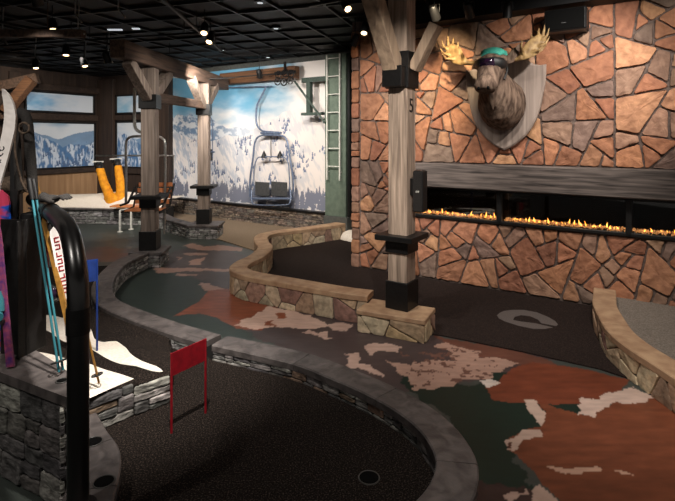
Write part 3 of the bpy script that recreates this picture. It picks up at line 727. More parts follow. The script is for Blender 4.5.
fr = MB(); lbox(fr, ls(97), LL, 0, CZ, .0, .08, .01); lbox(fr, ls(8), ls(22), 0, CZ, 0, .06, .01); struct(fr.build('trim_3', M['dark_panel']))
def picwin(nm, mapf, boxf, s0, s1, h0, h1, hz, seed, trees, sky, mtn=True):
    f = MB(); t = .045
    boxf(f, s0, s1, h0, h0+t, .0, .05, .004); boxf(f, s0, s1, h1-t, h1, .0, .05, .004); boxf(f, s0, s0+t, h0, h1, 0, .05, .004); boxf(f, s1-t, s1, h0, h1, 0, .05, .004)
    w = struct(f.build(nm, M['black_steel']))
    xs, ys, c = mountain_picture(s1-s0-2*t, h1-h0-2*t, .013, hz, seed, .15, trees, .11, 1.0, sky)
    q0, q1 = mapf(s0+t, h0+t, .02), mapf(s0+t+1, h0+t, .02); d = q1-q0
    p = grid_mesh('pane', xs, ys, lambda x, y: (q0.x+d.x*x, q0.y+d.y*x, q0.z+y), c, M['lit_picture'], w)
    return w
picwin('window_1', lp, lbox, ls(24), ls(95), 1.05, 2.23, .66, 21, 150, (168, 190, 206))
picwin('window_2', lp, lbox, ls(24), ls(94), 2.44, 2.96, -.9, 22, 0, (70, 160, 205))
# frontal bay behind the first post
eA = lB; eB = mA+Vector((-.02, 0, 0)); ED = (eB-eA).normalized(); EN = Vector((ED.y, -ED.x, 0))
if EN.y > 0: EN = -EN
EL = (eB-eA).length
def ep(s, h, t=0): return eA+ED*s+EN*t+Vector((0, 0, h))
def ebox(mb, s0, s1, h0, h1, t0, t1, bev=0): mb.frame_box(ep((s0+s1)/2, (h0+h1)/2, (t0+t1)/2), ED, EN, (0, 0, 1), (s1-s0, abs(t1-t0), h1-h0), bev)
b = MB(); ebox(b, 0, EL, 0, CZ+.1, -.2, 0); struct(b.build('wall_far', M['dark_panel']))
b = MB(); ebox(b, .0, .58, 0, CZ, 0, .12, .01); ebox(b, EL-.42, EL, 0, CZ, 0, .12, .01); ebox(b, .58, EL-.42, 2.28, 2.42, 0, .06, .01); ebox(b, .58, EL-.42, .9, 1.04, 0, .06, .01); struct(b.build('trim_4', M['dark_panel']))
picwin('window_3', ep, ebox, .60, EL-.44, 1.04, 2.26, .6, 31, 100, (160, 190, 214))
picwin('window_4', ep, ebox, .60, EL-.44, 2.44, 2.95, -.9, 32, 0, (150, 195, 215))
b = MB(); b.frame_box(lA+Vector((-1.0, -5.5, 1.75)), (0, 1, 0), (1, 0, 0), (0, 0, 1), (14.5, .2, 3.5)); struct(b.build('wall_side', M['dark_panel']))
b = MB(); b.bar(lA+Vector((-1.1, .6, 1.75)), lA+Vector((.1, 0, 1.75)), .2, 3.5); struct(b.build('wall_corner', M['dark_panel']))
# timber truss on the far left
r = thing('wall_truss', lp(.6, 0, .3), 0, 'dark timber truss with a lit diagonal brace left of the windows', 'truss')
b = MB(); b.bar(atd(-40, 96, 11), atd(38, 78, 11.3), .2, .22, bev=.01)
b.build('rafter', M['beam_wood'], r)
b = MB(); b.bar(atd(5, 112, 11.1), atd(32, 79, 11.2), .2, .24, up=(0, -1, 0), bev=.01); b.build('diagonal_brace', M['beam_wood_x'], r)
b = MB(); b.bar(atd(-60, 116, 11), atd(22, 114, 11.2), .18, .2, bev=.01); b.build('tie_beam', M['beam_wood'], r)

# ================================================================== CEILING
b = MB(); b.box((-1.5, 6, CZ+.16), (17, 20, .06)); struct(b.build('ceiling', M['ceiling_black']))
gd = MB(); ca = math.radians(-18); u_ = Vector((math.cos(ca), math.sin(ca), 0)); v_ = Vector((-u_.y, u_.x, 0)); c0 = Vector((-1.5, 6, CZ+.11))
for i in range(-14, 15):
    a = c0+u_*i*.61; gd.bar(a-v_*8.5, a+v_*8.5, .026, .035)
for i in range(-14, 15):
    a = c0+v_*i*.61; gd.bar(a-u_*8.5, a+u_*8.5, .026, .034)
struct(gd.build('ceiling_grid', M['grid_black']))
# conduits and track rails
def rail(name, a, b_, w, label, cat, m='grid_black', t=None):
    o = MB(); o.bar(a, b_, w, t or w, bev=.004)
    for k in (.15, .5, .85):
        q = Vector(a).lerp(Vector(b_), k); o.cyl(q, (q.x, q.y, CZ+.13), .006, 6)
    return tag(o.build(name, M[m]), label, cat)
rail('track_rail', (-.9, 3.15, 3.3), (1.35, 4.75, 3.3), .035, 'black track rail above the white numbered post', 'track rail')
rail('track_rail', W0+WN*1.55+WD*(.4)+Vector((0, 0, 3.3)), W0+WN*1.55+WD*4.5+Vector((0, 0, 3.3)), .035, 'black track rail running along the stone wall', 'track rail')
rail('track_rail', (-4.9, 4.6, 3.25), (-2.6, 9.5, 3.25), .035, 'black track rail left of the two timber posts', 'track rail')
rail('track_rail', (-1.8, 4.9, 3.25), (-1.9, 8.2, 3.25), .035, 'black track rail in front of the mural', 'track rail')
rail('ceiling_pipe', (-6.2, 6.6, 3.2), (-3.0, 5.9, 3.05), .09, 'brown grey duct running to the end of the timber beam', 'duct', 'beam_wood')
rail('ceiling_pipe', (-6.0, 8.2, 3.3), (-1.5, 6.9, 3.3), .03, 'thin black conduit crossing above the timber posts', 'conduit')
rail('ceiling_pipe', (-7.0, 7.4, 3.28), (-3.2, 10.5, 3.28), .03, 'thin black conduit crossing towards the corner windows', 'conduit')
rail('ceiling_pipe', (-5.8, 5.6, 3.3), (-1.0, 4.6, 3.3), .03, 'thin black conduit near the top left corner', 'conduit')
for (px, py, dl_) in ((260, 7, 'nearest, at the frame top'), (276, 32, 'second from the camera, above the mural'), (268, 60, 'farthest, just above the timber header'), (222, 53, 'left one, above the beam end')):
    q = at(px, 0, 0); y = F*(3.40-H0)/(CY-py); q = Vector(((px-CX)/F*y, y, CZ+.09))
    o = MB(); o.cyl(q, q+Vector((0, 0, .04)), .06, 16); o.build('x', M['grid_black']) if 0 else None
    r = thing('downlight', q, 0, None, 'ceiling light', 'small recessed ceiling discs')
    r['label'] = 'small round ceiling fitting, '+dl_
    a = MB(); a.cyl(q, q+Vector((0, 0, .04)), .075, 16); a.build('housing', M['grid_black'], r)
    a = MB(); a.cyl(q-Vector((0, 0, .004)), q+Vector((0, 0, .002)), .035, 12); a.build('lens', M['cool_glow'], r)
for (px, py, w, dl_) in ((62, 41, .16, 'leftmost, above the duct'), (115, 34, .2, 'brightest, just above the timber beam end'), (136, 33, .1, 'smallest, right of the beam end')):
    y = F*(3.3-H0)/(CY-py); q = Vector(((px-CX)/F*y, y, 3.36))
    o = MB(); o.box(q, (w, .05, .015)); tag(o.build('strip_light', M['cool_glow']), 'short pale strip light, '+dl_, 'ceiling light', 'pale strip lights on the left')

# track heads: fitting with can, lens, yoke; pointed like the spots
def track_head(loc, tgt, label, group=None, L=.16, R=.042, lit=True):
    loc = Vector(loc); d = (Vector(tgt)-loc).normalized()
    r = thing('track_light', loc, 0, label, 'spotlight', group)
    a = MB(); a.tube([loc-d*L, loc-d*L*.9, loc-d*L*.5, loc-d*.003, loc], [R*.55, R*.85, R*.95, R, R], 16); a.tube([loc, loc+d*.012], R, 16, caps=False); a.build('lamp_can', M['black_plastic'], r)
    if lit: a = MB(); a.cyl(loc+d*.001, loc+d*.004, R*.72, 14); a.build('lens', M['lamp_glow'], r)
    a = MB(); c_ = loc-d*L*.5; top = Vector((c_.x, c_.y, CZ+.10)); sd = d.cross(Vector((0, 0, 1))).normalized()*(R+.008)
    for s in (-1, 1): a.bar(c_+sd*s, c_+sd*s+Vector((0, 0, .08)), .01, .004, up=sd)
    a.bar(c_+sd*-1.05+Vector((0, 0, .08)), c_+sd*1.05+Vector((0, 0, .08)), .012, .006); a.cyl(c_+Vector((0, 0, .08)), top, .007, 6); a.build('yoke', M['black_plastic'], r)
    return r
def cpos(px, py, h): y = F*(h-H0)/(CY-py); return Vector(((px-CX)/F*y, y, h))
HEADS = [((38, 3), 3.1, (-.2, 1, -1.1), 'black spotlight nearest the top left corner'),
         ((53, 30), 3.15, (.3, -.35, -1), 'black spotlight on the dark left ceiling, just right of the corner one'),
         ((204, 33), 3.15, (.05, -.6, -1), 'upper of the two paired spotlights above the far timber post'),
         ((209, 42), 3.12, (-.15, -.6, -1), 'lower of the two paired spotlights above the far timber post'),
         ((348, 9), 3.2, (.5, -.9, -1), 'lit spotlight left of the numbered post, at the frame top'),
         ((364, 33), 3.1, (-.15, -.5, -1), 'lit spotlight hanging at the upper left corner of the stone wall'),
         ((507, 17), 3.12, (0, .2, -1), 'lit spotlight above the moose head'),
         ((470, 16), 3.12, (.5, .9, -.9), 'unlit black spotlight left of the moose antlers'),
         ((436, 18), 3.12, (.5, .9, -.9), 'unlit black spotlight right beside the numbered post top'),
         ((260, 77), 3.0, (.1, .7, -1), 'black spotlight before the timber header'),
         ((353, 45), 3.1, (-.4, .3, -1), 'small dark spotlight beside the ladder top'),
         ((85, 66), 2.98, (.3, -.2, -1), 'spotlight with white rod above the left windows'),
         ((66, 55), 3.05, (.1, -.2, -1), 'small dim spotlight above the left picture window'),
         ((36, 68), 3.0, (.2, -.2, -1), 'small dim spotlight far left above the truss'),
         ((108, 62), 3.0, (.2, .3, -1), 'small spotlight behind the timber beam end')]
for (p, h, d, lb) in HEADS:
    q = cpos(p[0], p[1], h); track_head(q, q+Vector(d), lb, lit='unlit' not in lb and 'black spotlight before' not in lb, R=.05 if p[0] > 340 else .055)
RODL = ['above the left picture window corner', 'just left of the timber beam end, below the duct', 'near the frame top above the duct', 'rightmost at the frame top', 'between the duct and the frame top', 'above the far left truss', 'at the left frame edge']
for k_, (p, h) in enumerate((((85, 58), 3.1), ((108, 56), 3.1), ((75, 13), 3.2), ((118, 8), 3.2), ((78, 26), 3.15), ((35, 55), 3.2), ((2, 36), 3.1))):
    q = cpos(p[0], p[1], h); o = MB(); o.cyl(q, q+Vector((.02, .0, CZ+.12-h)), .008, 6); o.cyl(q, q+Vector((.09, -.03, -.11)), .009, 6)
    tag(o.build('suspension_rod', M['silver']), 'thin pale metal rod '+RODL[k_], 'rod', 'pale rods under the left ceiling')
# second loudspeaker box high on the stone wall
r = thing('wall_speaker', wp(on_wall(569), 3.0, .1), 0, 'black box loudspeaker under the ceiling on the stone wall', 'speaker')
b = MB(); wbox(b, on_wall(549), on_wall(590), 2.96, 3.20, .05, .27, .015); b.build('cabinet', M['black_plastic'], r)
b = MB(); wbox(b, on_wall(551), on_wall(588), 2.975, 3.185, .27, .278, .003); b.build('grille', M['cup_dark'], r)
b = MB(); wbox(b, on_wall(566), on_wall(570), 3.04, 3.047, .278, .280); b.build('badge', M['seat_grey'], r)

# ================================================================== PUTTING GREENS AND CURBS
GZ = .10
KZ = .22
ring_r = [(-.93, 3.96), (-.57, 3.79), (-.237, 3.616), (.02, 3.408), (.241, 3.209), (.435, 2.982), (.55, 2.764), (.592, 2.547), (.568, 2.386), (.473, 2.206), (.3, 2.04), (0, 1.92), (-.4, 1.86)]
ring_l = [(-2.74, 7.0), (-2.80, 6.5), (-2.74, 6.05), (-2.62, 5.6), (-2.45, 5.2), (-2.25, 4.9), (-1.95, 4.63), (-1.41, 4.24), (-1.0, 3.985)]
c1, PR = curb('slate_curb', ring_r, .18, GZ*0, KZ, .05, .012, 'slate_cap', 'grey_stone', GREY, 'curved dark slate-topped curb sweeping right around the red flag green', (-1,), 'ash', seg=.75)
c2, PL = curb('slate_curb', ring_l, .18, 0, KZ, .045, .012, 'slate_cap', 'grey_stone', FARGREY, 'grey slate-topped curb running from the first timber post to the red flag', (-1, 1), 'ash', seg=.75, seed=8)
ring_b = [(-1.50, 2.86), (-1.36, 2.68), (-1.22, 2.52), (-1.14, 2.34), (-1.09, 2.15), (-1.0, 1.98), (-.8, 1.84)]
c3_, PB = curb('slate_curb', ring_b, .20, 0, KZ, .05, .012, 'slate_cap', 'grey_stone', GREY, 'short dark slate curb with two cup holes beside the black pipe', (-1,), 'ash', seg=.35, seed=9)
r = thing('stone_pier', (-2.72, 7.15, 0), 0, 'small grey stone pier carrying the nearer timber post', 'pier')
b = MB(); b.box((-2.70, 7.22, .09), (.40, .42, .18), .05); b.build('pier_core', M['grey_mortar'], r)
b = MB(); b.box((-2.70, 7.22, .20), (.46, .48, .045), .05, .006); b.build('coping', M['slate_cap'], r)
b = MB(); stones(b, ashlar_cells(.40, .18, random.Random(2), .035, .07, .06, .16, .008), line_map((-2.90, 7.00, 0), (1, .05, 0), (.05, -1, 0)), .02, FARGREY, random.Random(1), jit=.003, lump=.004)
stones(b, ashlar_cells(.42, .18, random.Random(3), .035, .07, .06, .16, .008), line_map((-2.495, 7.01, 0), (-.05, 1, 0), (1, .05, 0)), .02, FARGREY, random.Random(1), jit=.003, lump=.004)
b.build('stone_facing', M['grey_stone'], r)

# green carpet inside the slate ring (red flag green and its left arm)
inner = [PR.pt(PR.L*i/40, -.09) for i in range(41)]+[PB.pt(PB.L*(1-i/20), -.09) for i in range(21)]
left_in = [PL.pt(PL.L*i/30, -.06) for i in range(31)]
gp_ = [(q.x, q.y) for q in inner]+[(-1.5, 2.9), (-2.4, 3.1), (-4.2, 3.6), (-5.2, 6.55)]+[(q.x, q.y) for q in left_in][2:]
b = MB(); b.prism(gp_, .0, GZ)
green = tag(b.build('putting_green', M['black_carpet']), 'dark speckled carpet green with cup and red flag, inside slate curb', 'putting green')
def cup(name, q, rad, z, label, grp=None, depth=.05):
    # cup drawn flat: ring rim, black disc standing in for the shade inside
    r = thing(name, (q[0], q[1], z), 0, label, 'cup', grp)
    a = MB(); a.ring((q[0], q[1], z+.002), rad, .0035, n=28, k=6); a.build('rim', M['rim_grey'], r)
    a = MB(); a.cyl((q[0], q[1], z+.0005), (q[0], q[1], z+.003), rad, 28); a.build('dark_disc', M['cup_dark'], r)
    return r
q = at(369, 478, GZ); cup('golf_cup', q, .052, GZ, 'round golf hole cup in the dark green near the frame bottom')
q = at(93.5, 442, KZ); cup('cup_holder', q, .044, KZ, 'farther of two round cup recesses in the slate curb by the pipe')
q = at(104, 482, KZ); cup('cup_holder', q, .046, KZ, 'nearer of two round cup recesses in the slate curb by the pipe')

# raised mound with snow patches and stone retaining wall
wa, wb, wc = Vector((-1.56, 2.80, 0)), Vector((-1.27, 3.105, 0)), Vector((-1.10, 3.27, 0))
def mound_h(x, y):
    d = ((x-wa.x)*.72+(y-wa.y)*-.69)   # negative to the left of the wall line
    back = y-2.8
    h = .325-.14*smooth(.55, 1.35, back)-.06*smooth(-.2, .12, x+1.26)
    return h
mpoly = [(-1.62, 2.74), (-1.27, 3.105), (-1.10, 3.27), (-1.235, 3.70), (-1.40, 4.12), (-1.9, 4.48), (-2.2, 4.72), (-2.75, 4.9), (-3.6, 4.6), (-3.4, 3.0), (-2.4, 2.9)]
snow_a = [(a, b) for a, b in [(20, 314), (48, 315), (63, 318), (88, 326), (95, 339), (104, 342), (116, 341), (125, 347), (131, 354), (142, 361), (156, 366), (163, 371.5), (152, 371), (136, 366), (121, 364), (106, 358), (96, 352), (88, 348), (68, 343), (48, 331), (30, 330), (10, 345), (0, 350), (-40, 340), (-40, 320)]]
snow_b = [(30, 350), (50, 354), (68, 359), (87, 363), (110, 371), (133, 378), (133, 384), (88, 402), (60, 420), (20, 380)]
def proj_px(x, y, z): return CX+F*x/y, CY+F*(H0-z)/y
def snow_outline(Lp, h): return [(lambda q: (q.x, q.y))(at(a, b, h)) for a, b in Lp]
mm = MB(); st_ = .03; r = thing('tee_mound', (-2, 3.6, GZ), 0, 'raised dark carpet mound with wavy white snow patches, held by a stone wall', 'mound')
xs = np.arange(-3.7, -1.0, .02); ys = np.arange(2.66, 4.95, .02); X, Y = np.meshgrid(xs, ys); Z = mound_h(X, Y)
ins = inpoly(X, Y, mpoly)
sA = inpoly(X, Y, snow_outline(snow_a, .26)); sB = inpoly(X, Y, snow_outline(snow_b, .322))
def cellmesh(mask, name, mt, top=0.0):
    m = MB(); idx = {}
    def vid(i, j, zz):
        k = (i, j, zz)
        if k not in idx:
            idx[k] = len(m.v); m.v.append(Vector((xs[j], ys[i], (Z[i, j]+top) if zz else GZ)))
        return idx[k]
    ny, nx = mask.shape
    for i in range(ny-1):
        for j in range(nx-1):
            if not mask[i, j]: continue
            m.f.append([vid(i, j, 1), vid(i, j+1, 1), vid(i+1, j+1, 1), vid(i+1, j, 1)]); m.c.append((1, 1, 1)); m.sm.append(True); m.uv.append([(0, 0)]*4)
            for (di, dj, a, b_) in ((-1, 0, (i, j), (i, j+1)), (0, 1, (i, j+1), (i+1, j+1)), (1, 0, (i+1, j+1), (i+1, j)), (0, -1, (i+1, j), (i, j))):
                ii, jj = i+di, j+dj
                if not (0 <= ii < ny-1 and 0 <= jj < nx-1 and mask[ii, jj]):
                    m.f.append([vid(a[0], a[1], 0), vid(b_[0], b_[1], 0), vid(b_[0], b_[1], 1), vid(a[0], a[1], 1)]); m.c.append((1, 1, 1)); m.sm.append(False); m.uv.append([(0, 0)]*4)
    return m.build(name, M[mt], r)
cellmesh(ins, 'carpet', 'black_carpet')
# snow patches: thin carpets draped on the mound
def mound_at(a, b):
    h = .3
    for _ in range(8): q_ = at(a, b, h+.006); h = float(mound_h(q_.x, q_.y))
    return (q_.x, q_.y, 0)
def patch(name, Lp, h, dz, mt, parent):
    P2 = catmull([mound_at(a, b) for a, b in Lp+[Lp[0]]], .04)[:-1]
    import mathutils
    pts = [(p.x, p.y) for p in P2]; n = len(pts)
    from mathutils.geometry import delaunay_2d_cdt
    ex = [(x, y) for x in np.arange(min(p[0] for p in pts), max(p[0] for p in pts), .05) for y in np.arange(min(p[1] for p in pts), max(p[1] for p in pts), .05)]
    ex = [e for e in ex if inpoly(np.array([e[0]]), np.array([e[1]]), pts)[0] and inpoly(np.array([e[0]]), np.array([e[1]]), mpoly)[0]]
    V, E, Fc, *_ = delaunay_2d_cdt([Vector(p) for p in pts+ex], [(i, (i+1) % n) for i in range(n)], [], 1, 1e-5)
    m = MB(); vz = lambda v, t: (v.x, v.y, float(mound_h(v.x, v.y))+t)
    m.add([vz(v, dz) for v in V], [list(f) for f in Fc], smooth=False)
    return m.build(name, M[mt], parent)
patch('snow_patch', [p for p in snow_a if p[0] >= -40], .26, .006, 'snow_carpet', r)
snow_b2 = [(24, 350), (50, 354), (68, 359), (87, 363), (110, 371), (131, 377.6), (133.5, 378.6), (131, 380), (110, 389), (88, 399), (60, 412), (20, 390)]
patch('snow_patch', snow_b2, .322, .006, 'snow_carpet', r)
f = MB(); rn = random.Random(14)
for p0, p1, hh0 in ((wa, wb, .20), (wb, wc, .175)):
    d = (p1-p0); L_ = d.length; n_ = Vector((d.y, -d.x, 0)).normalized()
    stones(f, ashlar_cells(L_, hh0, rn, .045, .10, .09, .24, .009), line_map(p0+Vector((0, 0, GZ)), d, n_), .028, GREY, rn, jit=.004, lump=.008)
f.build('retaining_wall', M['grey_stone'], r)

# tan stone curb around the fireplace green
tc = [(.12, 9.15), (-.2, 8.85), (-.64, 8.5), (-1.02, 8.22), (-1.19, 7.9), (-1.13, 7.45), (-1.02, 7.05), (-1.06, 6.55), (-1.17, 6.2), (-1.17, 5.92), (-.98, 5.68), (-.57, 5.44), (.025, 5.10), (.20, 5.02), (.33, 4.97)]
tan1, PT = curb('sandstone_curb', tc, .18, 0, .28, .055, .018, 'sand_cap', 'tan_stone', TAN, 'winding tan stone curb with sandstone coping, left of the fireplace green', (-1, 1), 'flag', seg=.95, size=.17, core='mortar', seed=21)
# end pedestal under the numbered post
eo, ed = Vector((.19, 4.70, 0)), Vector((.57, -.27, 0)).normalized(); en = Vector((-ed.y, ed.x, 0)); EL2 = .64
r = thing('post_pedestal', eo+ed*.3+en*.16, math.atan2(ed.y, ed.x), 'lower tan stone pedestal under the post numbered 5', 'pedestal')
b = MB(); b.frame_box(eo+ed*EL2/2+en*.17+Vector((0, 0, .08)), ed, en, (0, 0, 1), (EL2-.02, .32, .16)); b.build('pedestal_core', M['mortar'], r)
b = MB(); b.frame_box(eo+ed*EL2/2+en*.17+Vector((0, 0, .187)), ed, en, (0, 0, 1), (EL2+.02, .37, .045), .006); b.build('coping', M['sand_cap'], r)
rn = random.Random(31); b = MB()
stones(b, flag_cells(0, .0, EL2, .165, .15, .01, rn), line_map(eo+en*.01, ed, -en), .022, TAN, rn, jit=.004, lump=.005)
stones(b, flag_cells(0, .0, .32, .165, .14, .01, rn), line_map(eo+ed*(EL2-.01)+en*.01, en, ed), .022, TAN, rn, jit=.004, lump=.005)
b.build('stone_facing', M['tan_stone'], r)
# fireplace green carpet
fg = [(q.x, q.y) for q in [PT.pt(PT.L*i/50, .05) for i in range(51)]]+[(.25, 4.95), (.80, 4.66), (2.20, 4.24)]
rt = [(2.80, 5.24), (2.66, 4.98), (2.54, 4.75), (2.42, 4.42), (2.32, 4.10), (2.29, 3.8), (2.31, 3.5), (2.33, 3.2), (2.40, 2.8), (2.5, 2.4)]
fg = [(q.x, q.y) for q in [PT.pt(PT.L*i/50, .05) for i in range(51)]]+[(.3, 4.90), (.84, 4.62), at(440, 336)[:2], at(520, 352)[:2], at(600, 370)[:2], at(627, 379)[:2]]
fg = [tuple(p[:2]) for p in fg]+[(2.30, 4.0), (2.45, 4.6), (2.75, 5.2), (3.2, 5.07), tuple(wp(0, 0, 0.01)[:2]), (.3, 8.0), (.45, 9.3)]
b = MB(); b.prism(fg, -.01, .012)
tag(b.build('fireplace_green', M['brown_carpet']), 'dark brown carpet green in front of the stone fireplace wall', 'putting green')
lg = [(497, 315.5), (499.5, 313), (504, 311), (512, 310), (524, 310), (537, 312.5), (548, 317), (555, 321), (558, 324.5), (556, 326.2), (541, 323.2), (538, 319.7), (530, 316.2), (521, 315.3), (514.5, 317), (513, 320), (520, 321.5), (535, 323.3), (553, 327.5), (545, 329), (533, 328.8), (518, 325.6), (505, 321.5), (499, 318.5)]
m = MB(); m.prism([tuple(at(a, b_, .014)[:2]) for a, b_ in lg], .0125, .0155); tag(m.build('carpet_emblem', M['logo_grey']), 'pale round open ring emblem inlaid in the fireplace green', 'emblem')
# right curb and raised grey floor
right, PRt = curb('sandstone_curb', rt, .17, 0, .24, .055, .018, 'sand_cap', 'tan_stone', TAN, 'curved tan stone curb at the right edge, ending at the stone wall', (-1,), 'flag', seg=1.1, size=.16, core='mortar', seed=23)
rp = [(q.x, q.y) for q in [PRt.pt(PRt.L*i/30, .05) for i in range(31)]]
b = MB(); b.prism(rp+[(5.4, 2.4), (5.4, 3.62)]+[tuple(wp(on_wall(600), 0, .0)[:2])], .0, .15); tag(b.build('raised_floor', M['grey_carpet']), 'raised grey carpet floor right of the right-hand curb', 'floor carpet')
# beige carpet before the mural, low wall with pier under second post
bg = [at(212, 238), at(232, 244), at(251, 250)]; bgp = [tuple(q[:2]) for q in bg]+[(-1.18, 7.9), (-1.0, 8.25), (-.6, 8.55), (.15, 9.2), (.3, 9.25), tuple(mp_(ML+.6, 0, .0)[:2]), tuple(mp_(.05, 0, .1)[:2]), (-4.1, 11.2), (-3.35, 9.9)]
b = MB(); b.prism(bgp, -.01, .014); tag(b.build('beige_carpet', M['beige_carpet']), 'beige carpet area between the mural and the tan curb', 'carpet')
lwpts = [(-2.55, 9.05), (-2.95, 9.45), (-3.3, 9.85), (-3.75, 10.5)]
curb('low_stone_wall', lwpts, .20, 0, .24, .04, .015, 'slate_cap', 'grey_stone', FARGREY, 'low grey stone wall running back from the second timber post', (1, -1), 'ash', seg=2, seed=12, cat='wall')
r = thing('stone_pier', (-2.42, 9.12, 0), 0, 'grey stone pier with dark cap carrying the farther timber post', 'pier')
pa_ = Vector((-2.66, 9.06, 0)); b = MB(); b.box((-2.42, 9.22, .105), (.50, .46, .21), 0); b.build('pier_core', M['grey_mortar'], r)
b = MB(); b.box((-2.42, 9.22, .23), (.57, .53, .04), 0, .005); b.build('coping', M['slate_cap'], r)
b = MB(); stones(b, ashlar_cells(.50, .21, random.Random(2), .035, .07, .06, .16, .008), line_map((-2.67, 8.995, 0), (1, 0, 0), (0, -1, 0)), .02, FARGREY, random.Random(1), jit=.003, lump=.004)
stones(b, ashlar_cells(.46, .21, random.Random(3), .035, .07, .06, .16, .008), line_map((-2.175, 8.99, 0), (0, 1, 0), (1, 0, 0)), .02, FARGREY, random.Random(1), jit=.003, lump=.004); b.build('stone_facing', M['grey_stone'], r)
# small snow heap at the stone wall corner
m = MB(); m.ball((.24, 9.0, .01), (.20, .24, .15), 18, 10); m.ball((.30, 8.86, .01), (.16, .18, .10), 16, 8); tag(m.build('snow_heap', M['snow_carpet']), 'small white snow heap beside the left corner of the stone wall', 'snow')

# ================================================================== TIMBER POSTS
def shelf_collar(r, c, rz, a, z, hh, t=.05):
    b = MB(); b.box((c[0], c[1], z), (a, a, t), rz, .004); b.build('shelf_plate', M['black_steel'], r)
    b = MB(); b.box((c[0], c[1], z-t/2-hh/2), (.235, .235, hh), rz, .004); b.build('collar', M['black_steel'], r)
rz = math.atan2(WD.y, WD.x); pc_ = Vector((.615, 4.775, 0))
r = thing('timber_post', (pc_.x, pc_.y, .21), rz, 'pale weathered timber post numbered 5 with black steel boot, nearest the camera', 'post')
b = MB(); b.box((pc_.x, pc_.y, (.21+3.40)/2), (.195, .195, 3.19), rz, .008); b.build('post', M['post_wood'], r)
b = MB(); b.box((pc_.x, pc_.y, .21+.13), (.235, .235, .26), rz, .004)
bb = b.build('boot', M['black_steel'], r)
shelf_collar(r, pc_, rz, .385, .885, .12)
b = MB(); b.box((pc_.x, pc_.y, 2.46), (.244, .236, .34), rz, .004)
b.frame_box(pc_+WN*.15+Vector((0, 0, 2.39)), WD, WN, (0, 0, 1), (.20, .13, .19), .004)
b.build('brace_bracket', M['black_steel'], r)
n5 = MB()
for k in range(3):
    for u in (-1, 1):
        q = pc_+WD*(.118)*u+WN*.04*(k-1); n5.ball(q+Vector((0, 0, 2.46)), .012, 8, 5)
b = MB(); b.bar(pc_+WN*.12+Vector((0, 0, 2.44))-WD*.02, pc_+WN*.70+Vector((0, 0, 3.30))-WD*.02, .15, .15, up=WN, bev=.006); b.build('brace', M['brace_wood'], r)
b = MB(); b.bar(pc_+WD*.13+Vector((0, 0, 2.46)), pc_+WD*.35+Vector((0, 0, 2.86)), .14, .09, up=WD, bev=.006); b.build('brace', M['brace_wood'], r)
# numeral 5 on the right hand face
def text_mesh(txt, size, loc, xdir, updir, mt, name, parent, ext=.002):
    cu = bpy.data.curves.new('t', 'FONT'); cu.body = txt; cu.size = size; cu.extrude = ext; cu.align_x = 'CENTER'; cu.align_y = 'CENTER'
    o = bpy.data.objects.new('t', cu); COL.objects.link(o); bpy.context.view_layer.update()
    me = bpy.data.meshes.new_from_object(o.evaluated_get(bpy.context.evaluated_depsgraph_get())); bpy.data.objects.remove(o)
    x, u = Vector(xdir).normalized(), Vector(updir).normalized(); n = x.cross(u)
    R = Matrix((x, u, n)).transposed().to_4x4(); T_ = WM[parent.name].inverted() @ Matrix.Translation(Vector(loc)) @ R
    me.transform(T_); me.materials.clear(); me.materials.append(M[mt]); o = bpy.data.objects.new(name, me); COL.objects.link(o); o.parent = parent; return o
text_mesh('5', .19, pc_+WD*.0995+WN*.0+Vector((0, 0, 2.12)), -WN, (0, 0, 1), 'black_plastic', 'numeral', r)
# slim speaker on the post's right side
r = thing('post_speaker', pc_+WD*.2+Vector((0, 0, 1.13)), rz, 'slim black loudspeaker mounted on the right side of the numbered post', 'speaker')
sc = pc_+WD*.175+WN*-.03+Vector((0, 0, 1.32))
b = MB(); b.frame_box(sc, WD, WN, (0, 0, 1), (.10, .12, .39), .012); b.build('cabinet', M['black_plastic'], r)
b = MB(); b.frame_box(sc+WN*.061, WD, WN, (0, 0, 1), (.088, .006, .37), .002); b.build('grille', M['black_cloth'], r)
b = MB(); b.frame_box(pc_+WD*.11+Vector((0, 0, 1.36)), WD, WN, (0, 0, 1), (.03, .05, .16), .003); b.build('wall_bracket', M['black_steel'], r)
b = MB()
for k in range(4): b.bar(sc+WN*.066+WD*(-.014+.009*k)+Vector((0, 0, -.008)), sc+WN*.066+WD*(-.010+.009*k)+Vector((0, 0, .008+.003*(k % 2))), .004, .002, up=WN)
b.build('badge', M['white_paint'], r)

def far_post(c, z0, label, wd, zb, boot, tgt=None):
    r = thing('timber_post', (c[0], c[1], z0), 0, label, 'post')
    rz = .06; b = MB(); b.box((c[0], c[1], (z0+2.82)/2), (.20, .20, 2.82-z0), rz, .008); b.build('post', M['brown_post'], r)
    b = MB(); b.box((c[0], c[1], z0+boot/2), (.24, .24, boot), rz, .004); b.build('boot', M['black_steel'], r)
    shelf_collar(r, c, rz, .42, zb, .13)
    b = MB(); b.box((c[0], c[1], 2.34), (.25, .25, .20), rz, .004); b.build('brace_bracket', M['black_steel'], r)
    for s in (-1, 1):
        b = MB(); b.bar((c[0]-.006*s, c[1]+s*.09, 2.40), (c[0]+.06*s, c[1]+s*.62, 2.84), .15, .13, up=(1, 0, 0), bev=.006); b.build('brace', M['brown_post'], r)
    return r
p1 = (-2.70, 7.20); p2 = (-2.46, 9.22)
far_post(p1, .222, 'brown timber post on the stone pier at the end of the slate curb', .2, .98, .27)
far_post(p2, .25, 'farther timber post on the dark-capped pier before the mural', .2, .93, .27)
r = thing('roof_beam', (-2.6, 8, 2.8), math.atan2(4.3, .28)-PI/2, 'heavy dark timber beam carried by the two farther posts', 'beam')
b = MB(); b.bar((-2.79, 6.33, 2.955), (-2.38, 10.5, 2.94), .20, .23, bev=.01); b.build('timber', M['beam_wood'], r)
